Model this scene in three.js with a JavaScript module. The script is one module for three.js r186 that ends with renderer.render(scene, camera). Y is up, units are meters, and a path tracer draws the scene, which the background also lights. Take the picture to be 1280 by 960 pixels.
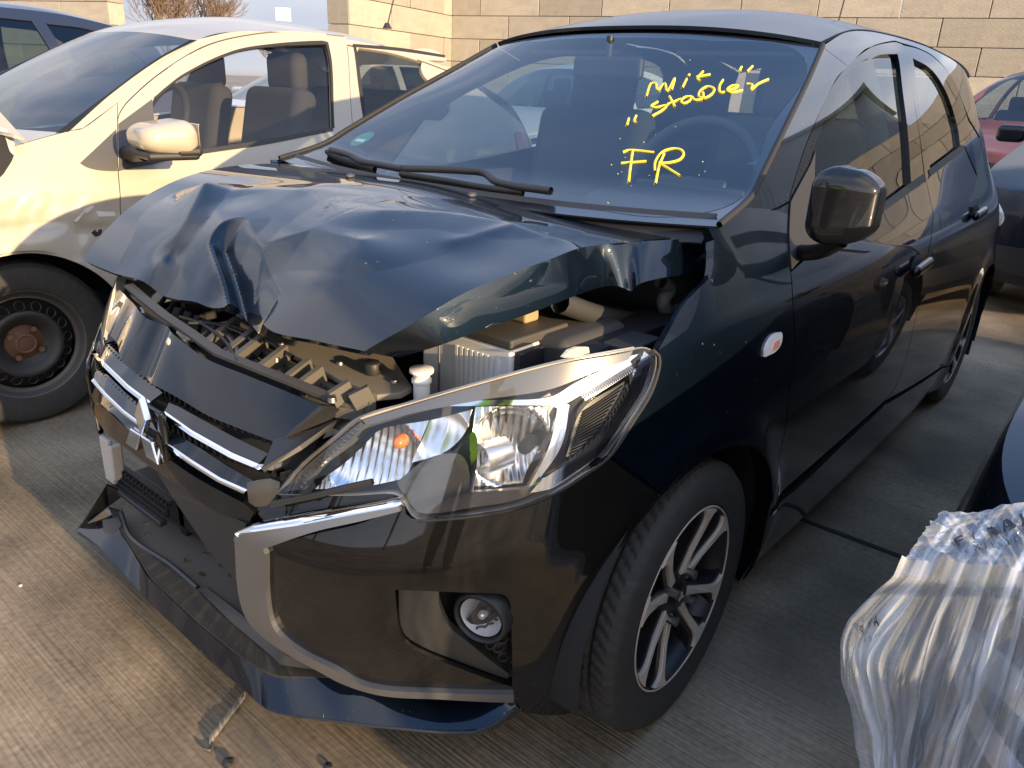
import * as THREE from 'three';
import { mergeGeometries, mergeVertices } from 'three/addons/utils/BufferGeometryUtils.js';
import { RoundedBoxGeometry } from 'three/addons/geometries/RoundedBoxGeometry.js';
import { MarchingCubes } from 'three/addons/objects/MarchingCubes.js';
import { ImprovedNoise } from 'three/addons/math/ImprovedNoise.js';

// ------------------------------------------------------------------ camera
// world: X = the hatchback's forward direction, Y up, Z = its right-hand side; its front axle stands at X = 0
const scene = new THREE.Scene();
const V = (x, y, z) => new THREE.Vector3(x, y, z);
const CAM = { p: V(1.22551, 1.22865, -1.35064), f: V(-0.71714, -0.36107, 0.5961), r: V(-0.65021, 0.03876, -0.75876), u: V(-0.25086, 0.93173, 0.26256), foc: 965.63 };
const camera = new THREE.PerspectiveCamera(52.86, 4 / 3, 0.05, 900);
camera.position.copy(CAM.p);
camera.up.copy(CAM.u);
camera.lookAt(CAM.p.clone().add(CAM.f));
scene.add(camera);

// ------------------------------------------------------------------ sky, sun, exposure
const SUN = V(0.10, Math.tan(12.0 * Math.PI / 180), -1).normalize();   // towards the sun: low, from the car's left side
const perlin = new ImprovedNoise();
const fbm = (x, y, z, o = 4) => { let s = 0, a = 0.5; for (let i = 0; i < o; i++) { s += a * perlin.noise(x, y, z); x *= 2.03; y *= 2.03; z *= 2.03; a *= 0.5; } return s; };
const sstep = (a, b, x) => { const t = Math.min(1, Math.max(0, (x - a) / (b - a))); return t * t * (3 - 2 * t); };
const mix = (a, b, t) => a + (b - a) * t;
{
  const W = 1024, H = 512, data = new Float32Array(W * H * 4);
  for (let j = 0; j < H; j++) for (let i = 0; i < W; i++) {
    const el = (j + 0.5) / H * Math.PI - Math.PI / 2, az = ((i + 0.5) / W - 0.5) * 2 * Math.PI;
    const d = V(Math.cos(el) * Math.cos(az), Math.sin(el), Math.cos(el) * Math.sin(az));
    const e = Math.max(0, d.y), t = Math.pow(e, 0.55);
    let c = [mix(0.36, 0.078, t), mix(0.37, 0.168, t), mix(0.39, 0.355, t)];
    const sd = Math.max(0, d.dot(SUN)), glow = Math.pow(sd, 6) * 0.45 * (1 - 0.6 * t) + Math.pow(sd, 60) * 1.2;
    const away = sstep(-0.7, 0.6, d.dot(SUN)); c = c.map((v) => v * mix(mix(0.50, 1.15, away), mix(0.85, 1, away), Math.min(1, e * 1.6)));
    c = [c[0] + glow * 1.0, c[1] + glow * 0.72, c[2] + glow * 0.42];
    // streaky cloud layer seen in perspective
    const k = 1 / (e + 0.12), u = d.x * k, w = d.z * k;
    const n = fbm(u * 0.9 + 3.1, w * 0.55 + 1.7, 0.3, 5) + 0.45 * fbm(u * 2.3, w * 1.2, 7.7, 4);
    const cl = sstep(-0.06, 0.42, n + 0.10 * (1 - t)) * 0.85 * (0.35 + 0.65 * sstep(0.02, 0.2, e));
    const cc = [0.56 + 0.30 * Math.pow(sd, 3), 0.54 + 0.18 * Math.pow(sd, 3), 0.55 + 0.06 * Math.pow(sd, 3)];
    const ca = mix(0.45, 1, sstep(-0.7, 0.5, d.dot(SUN))); c = c.map((v, q) => mix(v, cc[q] * mix(ca, 1, Math.min(1, e * 1.4)), cl * 0.8));
    if (d.y < 0) c = [0.16, 0.14, 0.12];
    data.set([...c, 1], (j * W + i) * 4);
  }
  const sky = new THREE.DataTexture(data, W, H, THREE.RGBAFormat, THREE.FloatType);
  sky.mapping = THREE.EquirectangularReflectionMapping;
  sky.magFilter = sky.minFilter = THREE.LinearFilter;
  sky.needsUpdate = true;
  scene.background = sky;
  scene.environment = sky;
}
const sun = new THREE.DirectionalLight(new THREE.Color().setRGB(1.0, 0.73, 0.42), 2.7);
sun.position.copy(SUN.clone().multiplyScalar(60));
sun.castShadow = true;
sun.shadow.radius = 1.2;
sun.shadow.mapSize.set(4096, 4096);
Object.assign(sun.shadow.camera, { left: -30, right: 30, top: 30, bottom: -30, near: 1, far: 160 });
scene.add(sun);
const renderer = new THREE.WebGLRenderer({ antialias: true });
renderer.toneMapping = THREE.LinearToneMapping;
renderer.toneMappingExposure = 3.8;
renderer.shadowMap.enabled = true;

// ------------------------------------------------------------------ helpers
let seed = 12345;
const rnd = () => { seed = (seed * 1664525 + 1013904223) >>> 0; return seed / 4294967296; };
const rr = (a, b) => a + (b - a) * rnd();
const used = {};
function numbered(name) { const n = used[name] = (used[name] ?? -1) + 1; return n ? name + '_' + String(n).padStart(3, '0') : name; }
const numberedIn = (name, parent) => { const c = parent.children.filter((k) => k.name === name || k.name.startsWith(name + '_0') || k.name.startsWith(name + '_1')).length; return c ? name + '_' + String(c).padStart(3, '0') : name; };
function thing(name, label, category, pos = [0, 0, 0], turn = 0, group) {
  const o = new THREE.Group(); o.name = numbered(name); o.position.set(...pos); o.rotation.y = turn;
  o.userData = { label, category }; if (group) o.userData.group = group; scene.add(o); return o;
}
function shade(m) { m.castShadow = m.receiveShadow = true; return m; }
function obj(name, geo, mat, parent, label) {   // one named mesh (a part of its parent)
  const g = Array.isArray(geo) ? merge(geo) : geo;
  const m = shade(new THREE.Mesh(g, mat));
  m.name = parent === scene ? numbered(name) : numberedIn(name, parent); parent.add(m);
  if (label) m.userData.label = label;
  return m;
}
function merge(list) {
  const a = list.map((g) => { let q = g.index ? g.toNonIndexed() : g; if (!q.attributes.uv) { q = q.clone(); q.setAttribute('uv', new THREE.BufferAttribute(new Float32Array(q.attributes.position.count * 2), 2)); } for (const k of Object.keys(q.attributes)) if (!['position', 'normal', 'uv'].includes(k)) { q = q.clone(); q.deleteAttribute(k); } return q; });
  return a.length === 1 ? a[0] : mergeGeometries(a, false);
}
function project(P) { const d = P.clone().sub(CAM.p), z = d.dot(CAM.f); return [640 + CAM.foc * d.dot(CAM.r) / z, 480 - CAM.foc * d.dot(CAM.u) / z, z]; }
function rayDir(u, v) { return CAM.f.clone().addScaledVector(CAM.r, (u - 640) / CAM.foc).addScaledVector(CAM.u, -(v - 480) / CAM.foc); }
function on(u, v, axis, val) { const d = rayDir(u, v), t = (val - CAM.p.getComponent(axis)) / d.getComponent(axis); return CAM.p.clone().addScaledVector(d, t); }

class Spline {   // natural cubic through (x_i, y_i)
  constructor(x, y) {
    const n = x.length, a = new Array(n).fill(0), b = [...a], c = [...a], m = new Array(n).fill(0), d = [...a];
    for (let i = 1; i < n - 1; i++) {
      const h0 = x[i] - x[i - 1], h1 = x[i + 1] - x[i];
      const r = 6 * ((y[i + 1] - y[i]) / h1 - (y[i] - y[i - 1]) / h0), p = 2 * (h0 + h1) - h0 * c[i - 1];
      c[i] = h1 / p; d[i] = (r - h0 * d[i - 1]) / p;
    }
    for (let i = n - 2; i > 0; i--) m[i] = d[i] - c[i] * m[i + 1];
    Object.assign(this, { x, y, m, n });
  }
  at(t) {
    const { x, y, m, n } = this;
    if (t <= x[0]) { const h = x[1] - x[0]; return y[0] + (t - x[0]) * ((y[1] - y[0]) / h - h * m[1] / 6); }
    if (t >= x[n - 1]) { const h = x[n - 1] - x[n - 2]; return y[n - 1] + (t - x[n - 1]) * ((y[n - 1] - y[n - 2]) / h + h * m[n - 2] / 6); }
    let i = 0; while (t > x[i + 1]) i++;
    const h = x[i + 1] - x[i], A = (x[i + 1] - t) / h, B = 1 - A;
    return A * y[i] + B * y[i + 1] + ((A * A * A - A) * m[i] + (B * B * B - B) * m[i + 1]) * h * h / 6;
  }
}
class Skin {   // a smooth surface fn(a, b) -> Vector3; dom = [a0, a1, b0, b1]; sgn turns its normal
  constructor(fn, dom, sgn = 1) { Object.assign(this, { pt: fn, dom, sgn }); }
  nrm(a, b) {
    const e = 0.004, p = this.pt(a + e, b).sub(this.pt(a - e, b)), q = this.pt(a, b + e).sub(this.pt(a, b - e));
    return p.cross(q).normalize().multiplyScalar(this.sgn);
  }
  hit(u, v) {   // the point of the surface seen at a place of the photograph
    const [a0, a1, b0, b1] = this.dom;
    if (!this.grid) {
      this.grid = [];
      for (let i = 0; i <= 100; i++) for (let j = 0; j <= 40; j++) {
        const a = mix(a0, a1, i / 100), b = mix(b0, b1, j / 40), P = this.pt(a, b), n = this.nrm(a, b);
        if (n.dot(P.clone().sub(CAM.p)) < 0.02) this.grid.push([a, b, ...project(P)]);
      }
    }
    let best = 1e9, a, b;
    for (const g of this.grid) { const d = (g[2] - u) ** 2 + (g[3] - v) ** 2; if (g[4] > 0 && d < best) { best = d; a = g[0]; b = g[1]; } }
    for (let k = 0; k < 14; k++) {
      const e = 0.003, p = project(this.pt(a, b)), pa = project(this.pt(a + e, b)), pb = project(this.pt(a, b + e));
      const j00 = (pa[0] - p[0]) / e, j10 = (pa[1] - p[1]) / e, j01 = (pb[0] - p[0]) / e, j11 = (pb[1] - p[1]) / e, det = j00 * j11 - j01 * j10;
      if (Math.abs(det) < 1e-3) break;
      const ru = u - p[0], rv = v - p[1];
      let da = (j11 * ru - j01 * rv) / det, db = (-j10 * ru + j00 * rv) / det; const L = Math.hypot(da, db), M = 0.08;
      if (L > M) { da *= M / L; db *= M / L; }
      a += da; b += db;
    }
    return [a, b];
  }
  mirrored() { const f = this.pt; const s = new Skin((a, b) => { const p = f(a, b); p.z = -p.z; return p; }, this.dom, -this.sgn); s.sx = this.sx; return s; }
}
// an outline: entries are [u, v] places in the photograph, or {a, b} surface coordinates, or {x, y} on a car side; a true third entry / c marks a corner
function outline(skin, pts, seg = 0.02, closed = true) {
  const q = pts.map((p) => {
    if (Array.isArray(p)) return [...skin.hit(p[0], p[1]), !!p[2]];
    if ('x' in p) return [skin.sx(p.x), p.y, !!p.c];
    return [p.a, p.b, !!p.c];
  });
  return smooth(q, seg, closed);
}
function smooth(q, seg = 0.02, closed = true) {
  const n = q.length, out = [];
  const P = (i) => q[closed ? (i + n) % n : Math.min(n - 1, Math.max(0, i))];
  for (let i = 0; i < (closed ? n : n - 1); i++) {
    const p1 = P(i), p2 = P(i + 1), p0 = p1[2] ? null : P(i - 1), p3 = p2[2] ? null : P(i + 2);
    const L = Math.hypot(p2[0] - p1[0], p2[1] - p1[1]), k = Math.max(1, Math.ceil(L / seg));
    const lim = (d, e) => { const m = Math.hypot(d[0], d[1]); return m > 1e-9 ? [d[0] / m * L * e, d[1] / m * L * e] : [0, 0]; };
    const t1 = p0 ? lim([p2[0] - p0[0], p2[1] - p0[1]], 1) : [p2[0] - p1[0], p2[1] - p1[1]];
    const t2 = p3 ? lim([p3[0] - p1[0], p3[1] - p1[1]], 1) : [p2[0] - p1[0], p2[1] - p1[1]];
    const straight = !p0 && !p3;
    for (let s = 0; s < k; s++) {
      const t = s / k, h1 = 2 * t ** 3 - 3 * t * t + 1, h2 = t ** 3 - 2 * t * t + t, h3 = -2 * t ** 3 + 3 * t * t, h4 = t ** 3 - t * t;
      out.push(straight ? [mix(p1[0], p2[0], t), mix(p1[1], p2[1], t)] : [h1 * p1[0] + h2 * t1[0] + h3 * p2[0] + h4 * t2[0], h1 * p1[1] + h2 * t1[1] + h3 * p2[1] + h4 * t2[1]]);
    }
  }
  if (!closed) out.push([P(n - 1)[0], P(n - 1)[1]]);
  return out;
}
const area = (p) => { let s = 0; for (let i = 0; i < p.length; i++) { const a = p[i], b = p[(i + 1) % p.length]; s += a[0] * b[1] - b[0] * a[1]; } return s / 2; };
function inset(poly, d) {
  const p = area(poly) < 0 ? [...poly].reverse() : poly, n = p.length;
  if (!d) return p;
  return p.map((c, i) => {
    const a = p[(i + n - 1) % n], b = p[(i + 1) % n];
    let e1 = [c[0] - a[0], c[1] - a[1]], e2 = [b[0] - c[0], b[1] - c[1]]; const l1 = Math.hypot(...e1) || 1, l2 = Math.hypot(...e2) || 1;
    const n1 = [-e1[1] / l1, e1[0] / l1], n2 = [-e2[1] / l2, e2[0] / l2]; const k = Math.max(0.4, 1 + n1[0] * n2[0] + n1[1] * n2[1]);
    return [c[0] + d * (n1[0] + n2[0]) / k, c[1] + d * (n1[1] + n2[1]) / k];
  });
}
function clipHalf(poly, ax, val, keepGreater) {
  const out = [], n = poly.length, s = keepGreater ? 1 : -1;
  for (let i = 0; i < n; i++) {
    const a = poly[i], b = poly[(i + 1) % n], da = s * (a[ax] - val), db = s * (b[ax] - val);
    if (da >= 0) out.push(a);
    if ((da > 0 && db < 0) || (da < 0 && db > 0)) { const t = da / (da - db); out.push([mix(a[0], b[0], t), mix(a[1], b[1], t)]); }
  }
  return out;
}
// triangulate the outline on a fine grid and lay it on the surface; a rim of depth `thick` turns it into sheet with an edge
function panel(skin, poly0, { gap = 0, off = 0, thick = 0.012, step = 0.02, stepB, uv = 1, back = false, bevel = 0 } = {}) {
  const poly = inset(poly0, gap), sB = stepB ?? step, pos = [], nor = [], uvs = [], idx = [], seen = new Map();
  const A = poly.map((p) => p[0]), B = poly.map((p) => p[1]);
  const a0 = Math.min(...A), a1 = Math.max(...A), b0 = Math.min(...B), b1 = Math.max(...B);
  const put = (a, b) => {
    const key = Math.round(a * 2e5) + '_' + Math.round(b * 2e5); let i = seen.get(key);
    if (i === undefined) {
      i = pos.length / 3; seen.set(key, i); const n = skin.nrm(a, b), p = skin.pt(a, b).addScaledVector(n, off);
      pos.push(p.x, p.y, p.z); nor.push(n.x, n.y, n.z); uvs.push(a * uv, b * uv);
    }
    return i;
  };
  const nb = Math.max(1, Math.ceil((b1 - b0) / sB)), na = Math.max(1, Math.ceil((a1 - a0) / step));
  for (let j = 0; j < nb; j++) {
    const lo = mix(b0, b1, j / nb), hi = mix(b0, b1, (j + 1) / nb);
    const strip = clipHalf(clipHalf(poly, 1, lo, true), 1, hi, false); if (strip.length < 3) continue;
    for (let i = 0; i < na; i++) {
      const l = mix(a0, a1, i / na), h = mix(a0, a1, (i + 1) / na);
      let c = clipHalf(clipHalf(strip, 0, l, true), 0, h, false); if (c.length < 3) continue;
      c = c.filter((p, k) => { const q = c[(k + 1) % c.length]; return Math.hypot(p[0] - q[0], p[1] - q[1]) > 1e-6; });
      if (c.length < 3 || Math.abs(area(c)) < 1e-10) continue;
      const id = c.map((p) => put(p[0], p[1]));
      const tri = c.length === 3 ? [[0, 1, 2]] : THREE.ShapeUtils.triangulateShape(c.map((p) => new THREE.Vector2(...p)), []);
      for (const t of tri) {
        const [p, q, r] = t.map((k) => c[k]); const ar = (q[0] - p[0]) * (r[1] - p[1]) - (r[0] - p[0]) * (q[1] - p[1]);
        if (Math.abs(ar) < 1e-12) continue;
        const f = (ar > 0) === (skin.sgn > 0); idx.push(id[t[0]], id[f ? t[1] : t[2]], id[f ? t[2] : t[1]]);
      }
    }
  }
  if (thick > 0) {   // the folded edge
    const n = poly.length;
    for (let i = 0; i < n; i++) {
      const p = poly[i], q = poly[(i + 1) % n], base = pos.length / 3;
      const P = skin.pt(...p), Q = skin.pt(...q), NP = skin.nrm(...p), NQ = skin.nrm(...q);
      P.addScaledVector(NP, off); Q.addScaledVector(NQ, off);
      const P2 = P.clone().addScaledVector(NP, -thick), Q2 = Q.clone().addScaledVector(NQ, -thick);
      const en = Q.clone().sub(P).cross(NP).normalize().multiplyScalar(skin.sgn);
      const es = P.clone().sub(Q).length() < 1e-7; if (es) continue;
      for (const [w, nn] of [[P, NP], [Q, NQ], [P2, NP], [Q2, NQ]]) { pos.push(w.x, w.y, w.z); const m = en; nor.push(m.x, m.y, m.z); uvs.push(p[0] * uv, p[1] * uv); }
      if (skin.sgn > 0) idx.push(base, base + 2, base + 1, base + 1, base + 2, base + 3); else idx.push(base, base + 1, base + 2, base + 1, base + 3, base + 2);
    }
  }
  const g = new THREE.BufferGeometry();
  g.setAttribute('position', new THREE.Float32BufferAttribute(pos, 3)); g.setAttribute('normal', new THREE.Float32BufferAttribute(nor, 3)); g.setAttribute('uv', new THREE.Float32BufferAttribute(uvs, 2));
  g.setIndex(idx); return g;
}
// small solids
const bx = (w, h, d, x = 0, y = 0, z = 0, r = 0.004) => { const g = new RoundedBoxGeometry(w, h, d, 2, Math.min(r, w / 2.01, h / 2.01, d / 2.01)); g.translate(x, y, z); return g; };
const box0 = (w, h, d, x = 0, y = 0, z = 0) => { const g = new THREE.BoxGeometry(w, h, d); g.translate(x, y, z); return g; };
const tube = (pts, r, seg = 0, rs = 8, closed = false) => new THREE.TubeGeometry(new THREE.CatmullRomCurve3(pts, closed, 'centripetal'), seg || Math.max(4, pts.length * 6), r, rs, closed);
const cyl = (r1, r2, h, n = 24, open = false) => new THREE.CylinderGeometry(r1, r2, h, n, 1, open);
const sph = (r, n = 16) => new THREE.SphereGeometry(r, n, Math.ceil(n * 0.7));
const lathe = (pts, n = 40) => new THREE.LatheGeometry(pts.map((p) => new THREE.Vector2(p[0], p[1])), n);
function frameAt(p, zdir, up = V(0, 1, 0)) { const z = zdir.clone().normalize(), x = up.clone().cross(z).normalize(), y = z.clone().cross(x); return new THREE.Matrix4().makeBasis(x, y, z).setPosition(p); }
const alongY = (p, dir) => new THREE.Matrix4().makeRotationFromQuaternion(new THREE.Quaternion().setFromUnitVectors(V(0, 1, 0), dir.clone().normalize())).setPosition(p);
// a band between two polylines of points (both with the same count), flat shaded along, optionally thick
function band(A, B, thick = 0, mid = null) {
  const rows = mid ? [A, ...mid, B] : [A, B];
  const pos = [], idx = [], uv = []; const n = A.length, m = rows.length;
  for (const r of rows) r.forEach((p, i) => { pos.push(p.x, p.y, p.z); uv.push(i * 0.05, rows.indexOf(r) * 0.05); });
  for (let j = 0; j < m - 1; j++) for (let i = 0; i < n - 1; i++) { const k = j * n + i; idx.push(k, k + n, k + 1, k + 1, k + n, k + n + 1); }
  let g = new THREE.BufferGeometry(); g.setAttribute('position', new THREE.Float32BufferAttribute(pos, 3)); g.setAttribute('uv', new THREE.Float32BufferAttribute(uv, 2)); g.setIndex(idx); g.computeVertexNormals();
  if (thick) g = solid(g, thick);
  return g;
}
function solid(g, t) {   // give an open sheet a thickness behind its normals
  const p = g.attributes.position, n = g.attributes.normal, N = p.count, pos = [...p.array], uv = [...g.attributes.uv.array], id = [...g.index.array], edges = new Map();
  for (let i = 0; i < N; i++) pos.push(p.getX(i) - n.getX(i) * t, p.getY(i) - n.getY(i) * t, p.getZ(i) - n.getZ(i) * t);
  const all = [...id];
  for (let i = 0; i < id.length; i += 3) {
    all.push(id[i] + N, id[i + 2] + N, id[i + 1] + N);
    for (const [a, b] of [[id[i], id[i + 1]], [id[i + 1], id[i + 2]], [id[i + 2], id[i]]]) { if (edges.has(b + '_' + a)) edges.delete(b + '_' + a); else edges.set(a + '_' + b, [a, b]); }
  }
  const h = new THREE.BufferGeometry(), top = g.toNonIndexed();
  h.setAttribute('position', new THREE.Float32BufferAttribute(pos, 3)); h.setAttribute('uv', new THREE.Float32BufferAttribute([...uv, ...uv], 2));
  const rim = []; for (const [a, b] of edges.values()) rim.push(a, a + N, b, b, a + N, b + N);
  const back = h.clone(); back.setIndex(all.slice(id.length)); back.computeVertexNormals();
  h.setIndex(rim); const r = h.toNonIndexed(); r.computeVertexNormals();
  return merge([top, back.toNonIndexed(), r]);
}
function mirrorZ(g) { g.scale(1, 1, -1); const id = g.index; for (let i = 0; i < id.count; i += 3) { const a = id.getX(i); id.setX(i, id.getX(i + 1)); id.setX(i + 1, a); } g.computeVertexNormals(); return g; }
const resample = (pts, n) => { const c = new THREE.CatmullRomCurve3(pts, false, 'centripetal'); return Array.from({ length: n }, (_, i) => c.getPointAt(i / (n - 1))); };
const polyline = (pts, n) => { const L = [0]; for (let i = 1; i < pts.length; i++) L.push(L[i - 1] + pts[i].distanceTo(pts[i - 1])); return Array.from({ length: n }, (_, k) => { const d = L[L.length - 1] * k / (n - 1); let i = 0; while (i < pts.length - 2 && d > L[i + 1]) i++; return pts[i].clone().lerp(pts[i + 1], (d - L[i]) / (L[i + 1] - L[i] || 1)); }); };

// ------------------------------------------------------------------ textures and materials
function canvasTex(w, h, draw, srgb = true) {
  const c = document.createElement('canvas'); c.width = w; c.height = h; draw(c.getContext('2d'), w, h);
  const t = new THREE.CanvasTexture(c); t.wrapS = t.wrapT = THREE.RepeatWrapping; if (srgb) t.colorSpace = THREE.SRGBColorSpace; return t;
}
function pixelTex(n, fn, srgb = false, m = n) {   // fn(u, v) -> [r, g, b] 0..1, linear unless srgb
  const d = new Uint8Array(n * m * 4);
  for (let j = 0; j < m; j++) for (let i = 0; i < n; i++) { const c = fn(i / n, j / m, i, j), k = (j * n + i) * 4; for (let q = 0; q < 3; q++) d[k + q] = Math.max(0, Math.min(255, c[q] * 255)); d[k + 3] = 255; }
  const t = new THREE.DataTexture(d, n, m); t.wrapS = t.wrapT = THREE.RepeatWrapping; t.magFilter = THREE.LinearFilter; t.minFilter = THREE.LinearMipmapLinearFilter; t.generateMipmaps = true; if (srgb) t.colorSpace = THREE.SRGBColorSpace; t.needsUpdate = true; return t;
}
const col = (r, g, b) => new THREE.Color().setRGB(r, g, b);
const std = (c, roughness = 0.6, metalness = 0, o = {}) => new THREE.MeshStandardMaterial({ color: col(...c), roughness, metalness, ...o });
const phys = (o) => new THREE.MeshPhysicalMaterial(o);
// fine dust specks on paint: mostly clean with some light flecks
const speckTex = (n, count, base, spots, sd) => canvasTex(n, n, (g) => {
  seed = sd; g.fillStyle = base; g.fillRect(0, 0, n, n);
  for (let i = 0; i < count; i++) { const r = Math.pow(rnd(), 4) * 2.2 + 0.35; g.globalAlpha = 0.25 + 0.75 * rnd(); g.fillStyle = spots[Math.floor(rnd() * spots.length)]; g.beginPath(); g.ellipse(rnd() * n, rnd() * n, r, r * (0.4 + rnd()), rnd() * 3, 0, 7); g.fill(); }
  g.globalAlpha = 1;
});
const rep = (t, x, y = x) => { const c = t.clone(); c.repeat.set(x, y); c.needsUpdate = true; return c; };
const dustA = speckTex(1024, 700, '#0c1622', ['#6b6458', '#8a8272', '#3c3a36'], 11);
const dustB = pixelTex(512, (u, v) => { const n = fbm(u * 3, v * 3, 2.2, 4), m = fbm(u * 40, v * 40, 9.1, 3); const sp = Math.max(0, perlin.noise(u * 150, v * 150, 3.3) - 0.62) * 0.5; const k = Math.max(0, 0.11 + 0.10 * n + 0.03 * m) + sp * 3; return [k * 1.05 + 0.03, k * 0.92 + 0.03, k * 0.76 + 0.04]; });
const M = {
  paint: phys({ color: 0xffffff, map: dustA, roughness: 0.42, specularIntensity: 0, clearcoat: 1, clearcoatRoughness: 0.015, metalness: 0.8 }),
  paintDusty: phys({ color: col(0.036, 0.036, 0.036), map: dustB, roughness: 0.5, specularIntensity: 0.1, clearcoat: 1, clearcoatRoughness: 0.03 }),
  paintRoof: phys({ color: col(0.012, 0.02, 0.032), roughness: 0.3, metalness: 0.3, specularIntensity: 0.3, clearcoat: 0.3, clearcoatRoughness: 0.05 }),
  gloss: phys({ color: col(0.006, 0.007, 0.009), roughness: 0.2, specularIntensity: 0, clearcoat: 1, clearcoatRoughness: 0.02 }),
  plastic: std([0.018, 0.018, 0.019], 0.52), plasticGrey: std([0.05, 0.05, 0.052], 0.5), dark: std([0.008, 0.008, 0.009], 0.8), rubber: std([0.014, 0.014, 0.015], 0.75),
  trimGrey: std([0.24, 0.24, 0.245], 0.36, 0.8), chrome: std([0.82, 0.83, 0.85], 0.07, 1), satin: std([0.62, 0.6, 0.57], 0.28, 1), steel: std([0.35, 0.34, 0.33], 0.4, 1),
  glass: phys({ color: 0xffffff, transmission: 1, thickness: 0, roughness: 0.0, ior: 1.5 }),
  glassTint: phys({ color: col(0.40, 0.48, 0.47), transmission: 1, thickness: 0, roughness: 0.0, ior: 1.52 }),
  glassDark: phys({ color: col(0.22, 0.26, 0.26), transmission: 1, thickness: 0, roughness: 0.0, ior: 1.52 }),
  lens: phys({ color: col(0.95, 0.96, 0.97), transmission: 1, thickness: 0, roughness: 0.01, ior: 1.5 }),
};

// ================================================================== ground
{
  // brushed concrete: fine broom lines run across the lane (along Z), stains of several sizes
  const W = 1024, tile = (f) => (u, v) => { const a = f(u, v), b = f(u - 1, v), c = f(u, v - 1), d = f(u - 1, v - 1); const s = sstep(0.7, 1, u), t = sstep(0.7, 1, v); return mix(mix(a, b, s), mix(c, d, s), t); };
  const slab0 = tile((u, v) => {
    const pt = 0.35 + 1.1 * Math.max(0, fbm(u * 5, v * 5, 12.2, 3) + 0.35), line = pt * (perlin.noise(u * 260, v * 4, 1.3) * 0.5 + perlin.noise(u * 90, v * 2.5, 4.4) * 0.35 + perlin.noise(u * 420, v * 12, 8.8) * 0.4);
    const sp = perlin.noise(u * 120, v * 120, 6.1), st = fbm(u * 9, v * 9, 3.3, 3);
    return 0.5 * (1 + 0.34 * line + 0.36 * st + 0.3 * sp);
  });
  const slab = pixelTex(W, (u, v) => { const k = slab0(u, v); return [k, k, k]; });
  const bump0 = tile((u, v) => { const line = perlin.noise(u * 260, v * 3, 1.3) * 0.5 + perlin.noise(u * 420, v * 8, 8.8) * 0.4 + perlin.noise(u * 90, v * 1.5, 4.4) * 0.3 + 0.15 * perlin.noise(u * 160, v * 160, 2); return 0.5 + 0.5 * line; }), bump = pixelTex(W, (u, v) => { const k = bump0(u, v); return [k, k, k]; });
  const big = 1 / 1.7;
  const mat = std([1, 1, 1], 0.78, 0, { map: rep(slab, big), bumpMap: rep(bump, big), bumpScale: 0.004, vertexColors: true });
  const g = new THREE.PlaneGeometry(2, 2, 520, 520); g.rotateX(-Math.PI / 2); { const q = g.attributes.position, cl = []; for (let i = 0; i < q.count; i++) { const a = q.getX(i), b = q.getZ(i), w = (t) => 11 * t + 439 * t ** 7, x = w(a) - 2.5, z = w(b); q.setXYZ(i, x, 0, z); const st = fbm(x * 0.9, z * 0.9, 3.3, 6), s2 = fbm(x * 2.6 + 9, z * 2.6, 1.1, 5), wet = sstep(0.1, 0.45, fbm(x * 0.5 + 4, z * 0.5, 8.8, 4)); const k = 0.35 * Math.max(0.35, 1 + 1.35 * st + 1.1 * s2) * (1 - 0.28 * wet); cl.push(k * 1.24, k * 0.93, k * (0.58 + 0.12 * st)); } g.setAttribute('color', new THREE.Float32BufferAttribute(cl, 3)); }
  const p = g.attributes.position, uv = g.attributes.uv; for (let i = 0; i < p.count; i++) uv.setXY(i, p.getX(i), p.getZ(i));
  const m = obj('ground', g, mat, scene); m.userData = { kind: 'structure' };
  const jm = std([0.018, 0.016, 0.014], 0.95);
  for (const [x, z0, z1] of [[-0.98, -12, 12], [-6.0, -12, 12]]) { const q = box0(0.018, 0.006, z1 - z0, x, 0.001, (z0 + z1) / 2); const j = obj('expansion_joint', q, jm, scene); j.userData = { kind: 'structure' }; }
}
// ---- block walls: every block a part of its own
const blockTex = [0, 1, 2].map((k) => pixelTex(256, (u, v) => { const n = fbm(u * 4 + k * 9, v * 4, 2.2 + k, 5), m = fbm(u * 30, v * 30, k, 3), st = Math.max(0, fbm(u * 9, v * 1.3 + k, 5, 3) - 0.05) * sstep(1, 0, v * 1.2); const q = 0.31 * (1 + 0.22 * n + 0.16 * m - 0.5 * st); return [q * 1.10, q * 1.02, q * 0.88]; }));
const blockBump = pixelTex(256, (u, v) => { const k = 0.5 + 0.35 * fbm(u * 24, v * 24, 3, 4); return [k, k, k]; });
const blockMats = blockTex.flatMap((t) => [1, 0.88, 0.76].map((k) => std([k, k * 0.985, k * 0.96], 0.9, 0, { map: t, bumpMap: blockBump, bumpScale: 0.012 })));
const blockGeo = {}; function block(L) { const k = L.toFixed(2); if (!blockGeo[k]) { blockGeo[k] = [new RoundedBoxGeometry(L - 0.016, 0.588, 0.6, 1, 0.014)]; } return blockGeo[k][0]; }
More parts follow.
